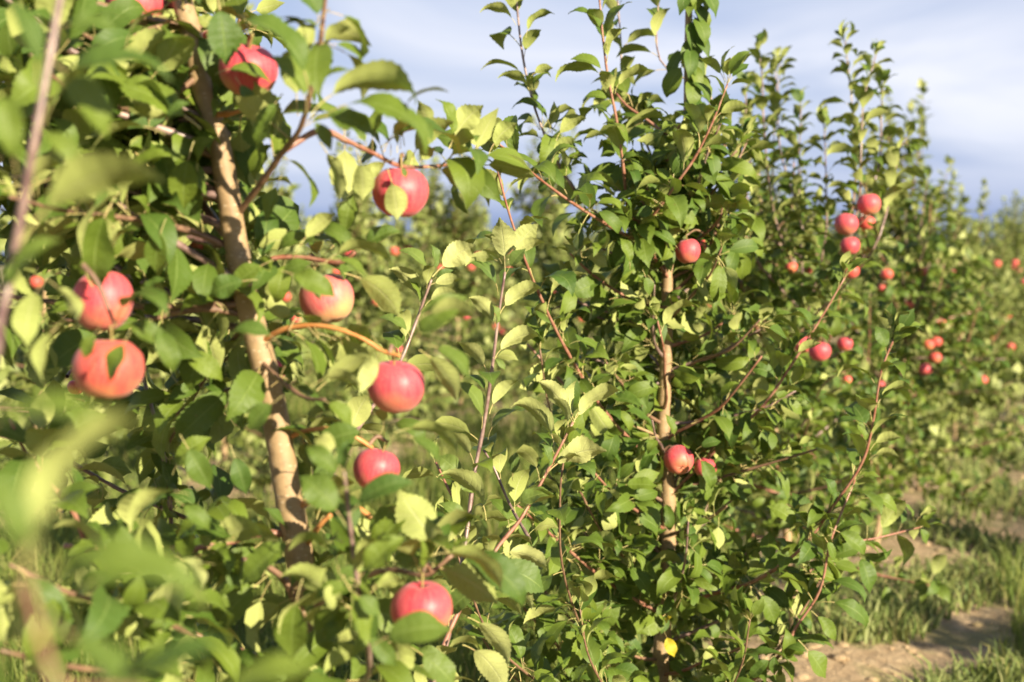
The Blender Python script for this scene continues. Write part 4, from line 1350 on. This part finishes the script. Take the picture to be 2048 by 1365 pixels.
# extra laterals all round
az = 0.4
for i in range(56):
    f = 0.10 + 0.72 * i / 56
    p = BR2[0][1][int(f * (len(BR2[0][1]) - 1))]
    az += R(137.5)
    ln = r2.uniform(0.22, 0.48) * (1.15 - 0.5 * f)
    d = Vector((math.cos(az), math.sin(az), r2.uniform(0.05, 0.6))).normalized()
    pts = [p]
    for q in range(4):
        d = (d + UP * 0.12 + rand_dir(r2) * 0.2).normalized()
        pts.append(pts[-1] + d * ln / 4)
    ln_ = smooth_line(pts, 3)
    BR2.append(('branch', ln_, 0.0052, 0.0024, r2.choice([M_BROWN, M_RED, M_GREYRED])))
    dress_spurs(ln_, r2, 0.102, 0.040, (3, 6), 0.08, LV2, 0.6)
    if r2.random() < 0.4:
        dress_shoot(ln_, r2, 0.100, 0.04, 0.6, LV2)
# drooping big leaves round the very top of the trunk
top2 = BR2[0][1][-18:]
for p in top2:
    for q in range(3):
        y = Vector((r2.uniform(-1, 1), r2.uniform(-1, 0.5), -1.3))
        LV2.append((leaf_matrix(p, y, UP + CAMV * 0.9 + to_sun * 0.4, r2.uniform(0.085, 0.12)), r2.randrange(2, 9)))
FX2 = [
    L(1206, 80, 1139, 32, 3.45, 22, 10), L(1214, 162, 1144, 122, 3.45, 20, 9), L(1230, 188, 1302, 148, 3.45, -20, 11), L(1226, 212, 1172, 196, 3.45, 25, 9),
    L(1215, 100, 1262, 10, 3.44, 20, 8), L(1032, 52, 963, 28, 3.55, -5, 10), L(1052, 76, 1107, 32, 3.55, -12, 10), L(1062, 190, 998, 160, 3.55, -8, 10),
    L(1060, 156, 1104, 138, 3.55, -28, 9), L(1068, 192, 1100, 152, 3.56, 14, 10), L(1085, 250, 1050, 198, 3.56, 8, 7), L(1112, 282, 1170, 240, 3.5, -26, 8),
    L(1104, 330, 1150, 280, 3.4, -30, 9), L(1132, 352, 1112, 300, 3.4, -20, 5), L(998, 395, 940, 380, 3.1, 10, 9), L(1020, 430, 1028, 400, 3.1, -10, 4),
    L(1450, 168, 1395, 120, 3.4, -18, 9), L(1458, 165, 1502, 112, 3.4, -24, 8), L(1428, 242, 1495, 218, 3.4, -20, 9), L(1418, 225, 1385, 170, 3.42, 22, 8),
    L(1398, 296, 1368, 208, 3.4, -28, 6), L(1400, 300, 1460, 318, 3.4, 24, 8), L(1320, 290, 1348, 300, 3.5, -52, 12),
    L(1360, 505, 1300, 470, 3.5, 40, 7), L(1390, 905, 1420, 975, 3.5, 55, 5), L(1392, 900, 1440, 885, 3.5, 45, 8), L(1350, 880, 1330, 830, 3.55, 60, 4),
    L(1260, 540, 1240, 480, 3.45, 50, 5), L(1285, 540, 1298, 590, 3.4, 66, 3),
    L(1780, 662, 1769, 620, 3.3, -20, 4), L(1786, 657, 1830, 630, 3.3, -30, 7), L(1780, 702, 1840, 655, 3.3, 35, 10), L(1772, 712, 1750, 656, 3.3, 55, 6),
    L(1771, 742, 1797, 720, 3.3, 45, 5), L(1756, 815, 1826, 790, 3.31, -22, 12), L(1742, 838, 1720, 786, 3.31, -35, 8), L(1738, 858, 1674, 856, 3.32, 15, 11),
    L(1734, 892, 1710, 842, 3.33, 50, 4), L(1740, 902, 1800, 878, 3.33, -28, 9), L(1738, 920, 1794, 914, 3.33, -20, 9), L(1715, 960, 1760, 958, 3.34, 20, 8),
    L(1700, 978, 1748, 968, 3.35, -25, 8), L(1663, 1025, 1643, 958, 3.36, 30, 5), L(1722, 998, 1786, 1030, 3.36, 30, 10), L(1658, 1055, 1724, 1108, 3.3, 50, 5),
    L(1645, 1070, 1668, 1120, 3.3, 60, 3), L(1596, 1078, 1536, 1016, 3.4, 28, 9), L(1832, 1044, 1874, 1024, 3.68, -20, 6), L(1832, 1046, 1852, 1088, 3.68, 60, 3),
    L(1828, 1042, 1806, 1008, 3.68, 30, 4), L(1610, 1148, 1678, 1170, 3.38, 40, 9), L(1640, 1205, 1722, 1258, 3.34, 30, 11), L(1622, 1222, 1668, 1280, 3.34, 62, 4),
    L(1596, 1280, 1648, 1354, 3.32, 64, 3), L(1548, 1312, 1500, 1358, 3.35, 60, 4), L(1500, 1168, 1472, 1228, 3.46, 62, 3), L(1506, 1170, 1550, 1248, 3.44, 62, 2),
    L(1588, 724, 1640, 690, 3.52, -20, 9), L(1620, 670, 1590, 620, 3.53, 20, 8), L(1640, 640, 1690, 640, 3.54, 30, 9), L(1560, 765, 1500, 740, 3.55, 40, 8), L(1540, 800, 1600, 830, 3.52, 45, 7),
    L(1665, 600, 1640, 560, 3.55, -30, 6), L(1688, 560, 1730, 530, 3.55, -25, 7), L(1040, 1195, 1000, 1150, 3.3, 40, 5), L(1060, 1230, 1090, 1290, 3.32, 62, 3), L(1100, 1270, 1170, 1300, 3.35, 40, 8),
]
FX2.append((leaf_matrix(at(1328, 1262, 3.5), at(1348, 1312, 3.48) - at(1328, 1262, 3.5), CAMV, 0.068), 0, [YEL_ME]))
FX2.append((leaf_matrix(at(1330, 1250, 3.52), at(1345, 1232, 3.5) - at(1330, 1250, 3.52), CAMV + UP, 0.035), 0, [YEL_ME]))
root2 = empty('apple_tree', base2)
tag(root2, 'dense apple tree with thin straight pale trunk standing right of centre', 'tree', 'apple trees of the near row')
BR2 += connect_stems(T2A, BR2, LV2)
FRUIT += [(1376, 503, 24, 3.62), (1358, 921, 32, 3.55), (1411, 930, 22, 3.62)]
GAPS2 = [(800, 440, 975, 820, 9), (1000, 560, 1065, 800, 9)]
TRK2 = [(1328, 740), (1326, 800), (1326, 850), (1338, 980), (1338, 1030), (1336, 1090), (1326, 1290), (1336, 700), (1340, 560)]


SUNNY2 = [at(x, y, D2 - 0.02) for x, y in ((1328, 740), (1326, 800), (1326, 850), (1338, 980), (1336, 1090), (1326, 1290))] + [at(1362, 925, 3.52), at(1376, 503, 3.6)]


def clear2(M):
    p = M @ Vector((0, 0.5, 0))
    q = px_of(p)
    if shades(p, SUNNY2, 0.05):
        return True
    if q is None:
        return True
    for (x, y, r_, d_) in FRUIT[-3:]:
        if (q[0] - x) ** 2 + (q[1] - y) ** 2 < (r_ * 1.65) ** 2 and q[2] < d_ + 0.02:
            return True
    for g in GAPS2:
        if g[0] < q[0] < g[2] and g[1] < q[1] < g[3]:
            return True
    if q[2] < D2:
        for x, y in TRK2:
            if abs(q[0] - x) < 34 and abs(q[1] - y) < 42:
                return True
    return False


build_tree(root2, BR2, LV2, FX2, 300, True, 500, clear2)


# ================================================================ TREES THREE AND FOUR, then the rest of the row
def place_local(branches, leaves, base, rot, sc=1.0):
    M = Matrix.Translation(base) @ Matrix.Rotation(rot, 4, 'Z') @ Matrix.Scale(sc, 4)
    br = [(n, [M @ p for p in ln], a, b, m) for n, ln, a, b, m in branches]
    return br, [(M @ m, v) for m, v in leaves]


FRUIT3 = [(1738, 409, 24, 4.65), (1692, 449, 26, 4.62), (1700, 492, 18, 4.7), (1702, 543, 16, 4.75), (1434, 465, 14, 5.0), (1583, 536, 12, 5.1), (1640, 703, 24, 4.85),
          (1690, 688, 16, 5), (1606, 690, 16, 4.95), (1733, 446, 14, 4.75)]


def clear3(M):
    q = px_of(M @ Vector((0, 0.5, 0)))
    if q is None:
        return True
    for (x, y, r_, d_) in FRUIT3:
        if (q[0] - x) ** 2 + (q[1] - y) ** 2 < (r_ * 1.4) ** 2 and q[2] < d_ + 0.05:
            return True
    return q[0] < 1480 and q[1] < 330


def clear4(M):
    q = px_of(M @ Vector((0, 0.5, 0)))
    if q is None:
        return True
    for (x, y, r_, d_) in ((1851, 739, 14, 7), (1870, 716, 13, 7.1), (1857, 690, 11, 7.1), (1872, 684, 11, 7.2), (1773, 549, 12, 6.9), (1818, 611, 9, 7.1), (1845, 543, 8, 7.2)):
        if (q[0] - x) ** 2 + (q[1] - y) ** 2 < (r_ * 1.5) ** 2 and q[2] < d_ + 0.1:
            return True
    return False


r3 = random.Random(301)
base3 = world_base(row_point(0, 5.3))
b3, l3 = make_tree(r3, 1.95, 34, 0.58, 0.100, 2, 0.34, 1.2)
b3, l3 = place_local(b3, l3, base3, 0.3)
for pts in ([(1605, 560, 5.2), (1560, 470, 5.1), (1540, 380, 5.05), (1528, 260, 5.0), (1525, 170, 5.0), (1518, 100, 5.0)],
            [(1610, 480, 5.2), (1590, 400, 5.2), (1560, 300, 5.2), (1555, 200, 5.2), (1552, 150, 5.2)],
            [(1620, 600, 5.1), (1690, 500, 4.8), (1718, 400, 4.75), (1722, 300, 4.75), (1728, 200, 4.8), (1752, 110, 4.85)],
            [(1700, 460, 4.8), (1712, 340, 4.9), (1705, 220, 4.95), (1690, 85, 5.0)],
            [(1620, 640, 5.1), (1700, 560, 4.8), (1760, 470, 4.7), (1800, 300, 4.9), (1815, 290, 4.9)],
            [(1605, 560, 5.3), (1600, 440, 5.4), (1598, 330, 5.4), (1602, 215, 5.4)],
            [(1600, 620, 5.3), (1500, 500, 5.0), (1494, 380, 4.95), (1490, 300, 4.95), (1492, 180, 4.95)],
            [(1612, 640, 5.2), (1650, 480, 5.1), (1652, 360, 5.1), (1648, 250, 5.1)],
            [(1615, 600, 5.4), (1560, 430, 5.5), (1545, 330, 5.5), (1560, 130, 5.5)],
            [(1720, 440, 4.9), (1758, 330, 4.95), (1762, 240, 5.0), (1765, 170, 5.0)],
            [(1610, 520, 5.2), (1480, 430, 5.1), (1500, 330, 5.05), (1495, 240, 5.0)]):
    e = B('branch', pts, 0.0055, 0.0024, M_GREYRED, 4)
    b3.append(e)
    dress_shoot(e[1], r3, 0.108, 0.019, 0.05, l3)
for pts in ([(1600, 900, 5.3), (1640, 780, 4.9), (1690, 740, 4.8)], [(1605, 620, 5.3), (1660, 540, 4.9), (1700, 470, 4.75), (1740, 430, 4.72)], [(1605, 560, 5.3), (1500, 500, 5.1), (1420, 450, 5.1)]):
    e = B('branch', pts, 0.0055, 0.0024, M_BROWN, 4)
    b3.append(e)
    dress_spurs(e[1], r3, 0.08, 0.06, (3, 5), 0.1, l3, 0.5)
b3 += connect_stems(T3A, b3, l3)
root3 = empty('apple_tree', base3)
tag(root3, 'apple tree with tight cluster of red apples under tall twin shoots, behind the dense one', 'tree', 'apple trees of the near row')
build_tree(root3, b3, l3, (), 300, False, 700, clear3)

r4 = random.Random(402)
base4 = world_base(row_point(0, 7.15))
b4, l4 = make_tree(r4, 1.75, 36, 0.64, 0.100, 6, 0.34, 1.2)
b4, l4 = place_local(b4, l4, base4, 1.3)
b4 += connect_stems(T4A, b4, l4)
root4 = empty('apple_tree', base4)
tag(root4, 'blurred apple tree with a group of three orange apples, beside the sandy path', 'tree', 'apple trees of the near row')
build_tree(root4, b4, l4, (), 300, False, 900, clear4)

# variants shared by all the farther trees
VARI = []
for k in range(7):
    rg = random.Random(1000 + k * 7)
    br, lv = make_tree(rg, 2.25 + 0.16 * (k % 3), 40, 0.82, 0.112, 14, 0.20, 1.3)
    Vs, Fs, MI, off = [], [], [], 0
    for j, (nm, ln, ra, rb, mt) in enumerate(br):
        n = len(ln)
        V_, F_ = tube_arrays(ln[::2] if n > 6 else ln, [ra + (rb - ra) * i / max(1, len(ln[::2] if n > 6 else ln) - 1) for i in range(len(ln[::2] if n > 6 else ln))], 5 if nm == 'branch' else 8)
        Vs.append(V_)
        Fs.append(F_ + off)
        MI += [0 if nm == 'trunk' else 1] * len(F_)
        off += len(V_)
    wood = tri_mesh('trunk_and_limbs', np.concatenate(Vs), np.concatenate(Fs), [M_BARK, M_BROWN], MI)
    crown = join_leaves('crown_leaves', lv, FAR, [M_LEAF_FAR], (0, 0, 0), k)
    VARI.append((wood, crown))


def far_tree(p, k, rot, sc, label, grp):
    t = empty('apple_tree', (p.x, p.y, ground_z(p.x, p.y) - 0.02))
    t.rotation_euler = (0, 0, rot)
    t.scale = (sc, sc, sc * (0.9 + 0.22 * ((k * 37 + int(p.y * 13)) % 7) / 6))
    tag(t, label, 'tree', grp)
    link(bpy.data.objects.new('trunk', VARI[k][0]), t)
    link(bpy.data.objects.new('crown', VARI[k][1]), t)
    return t


far_apples = []
fr = random.Random(909)


def hang_apples(p, n, label, grp, sc=1.0):
    for i in range(n):
        a = fr.uniform(-PI * 0.95, 0.15 * PI)
        h = fr.uniform(0.7, 1.65)
        r_ = fr.uniform(0.22, 0.52) * (1.25 - 0.4 * h / 1.7)
        o = link(bpy.data.objects.new('apple', A_FAR[fr.randrange(4)]))
        o.location = (p.x + math.cos(a) * r_, p.y + math.sin(a) * r_, h)
        s = fr.uniform(0.8, 1.05)
        o.scale = (s, s, s)
        tag(o, label, 'apple', grp)


# our own row, beyond the fourth tree, and behind the camera
for i, y in enumerate([9.0, 10.9, 12.8, 14.7, 16.6, 18.5, 20.5, 22.5, 24.5, 27, 29.5, 32, 35, 38, 42, 46, 50, 55, 60]):
    p = row_point(0, y + fr.uniform(-0.15, 0.15))
    far_tree(p, (i * 3 + 1) % 7, fr.uniform(0, 6.28), fr.uniform(0.77, 0.88), ['first soft blurred tree past the one with three orange apples', 'low blurred tree top at right where the row starts to sink towards the horizon'][i] if i < 2 else 'blurred apple tree far down the near row, along the path at right edge', 'trees farther down the near row')
    if i < 6:
        hang_apples(p, 4, 'small blurred apple on the trees farther down the near row', 'apples farther down the near row')
# the rows to the left, seen behind
for k, y_a, y_b in ((1, 6.2, 62), (2, 13, 80), (3, 22, 95), (4, 32, 110)):
    y = y_a
    i = 0
    while y < y_b:
        p = row_point(k, y)
        far_tree(p, fr.randrange(7), fr.uniform(0, 6.28), fr.uniform(0.90, 1.14),
                 'blurred apple tree in the first row behind the lane' if k == 1 else 'distant apple tree in the rows beyond, top against the sky',
                 'trees of the first row behind' if k == 1 else 'trees of the distant rows')
        if k == 1 and y < 24:
            hang_apples(p, 8, 'small blurred red apple in the first row behind the lane', 'apples in the first row behind')
        y += (1.75 if k == 1 else 1.9) * (1 + 0.01 * i)
        i += 1
# the row on the right of the lane: its trees stand outside the frame and shade the lane
for i in range(13):
    if i % 4 == 2:
        continue          # gaps made so the row's shade breaks into dapples on the lane
    p = row_point(-1, -5.2 + 1.9 * i)
    far_tree(p, fr.randrange(7), fr.uniform(0, 6.28), fr.uniform(0.78, 0.92), 'apple tree of the row on the right side of the lane', 'trees of the row on the right')
print('objects', len(bpy.data.objects))
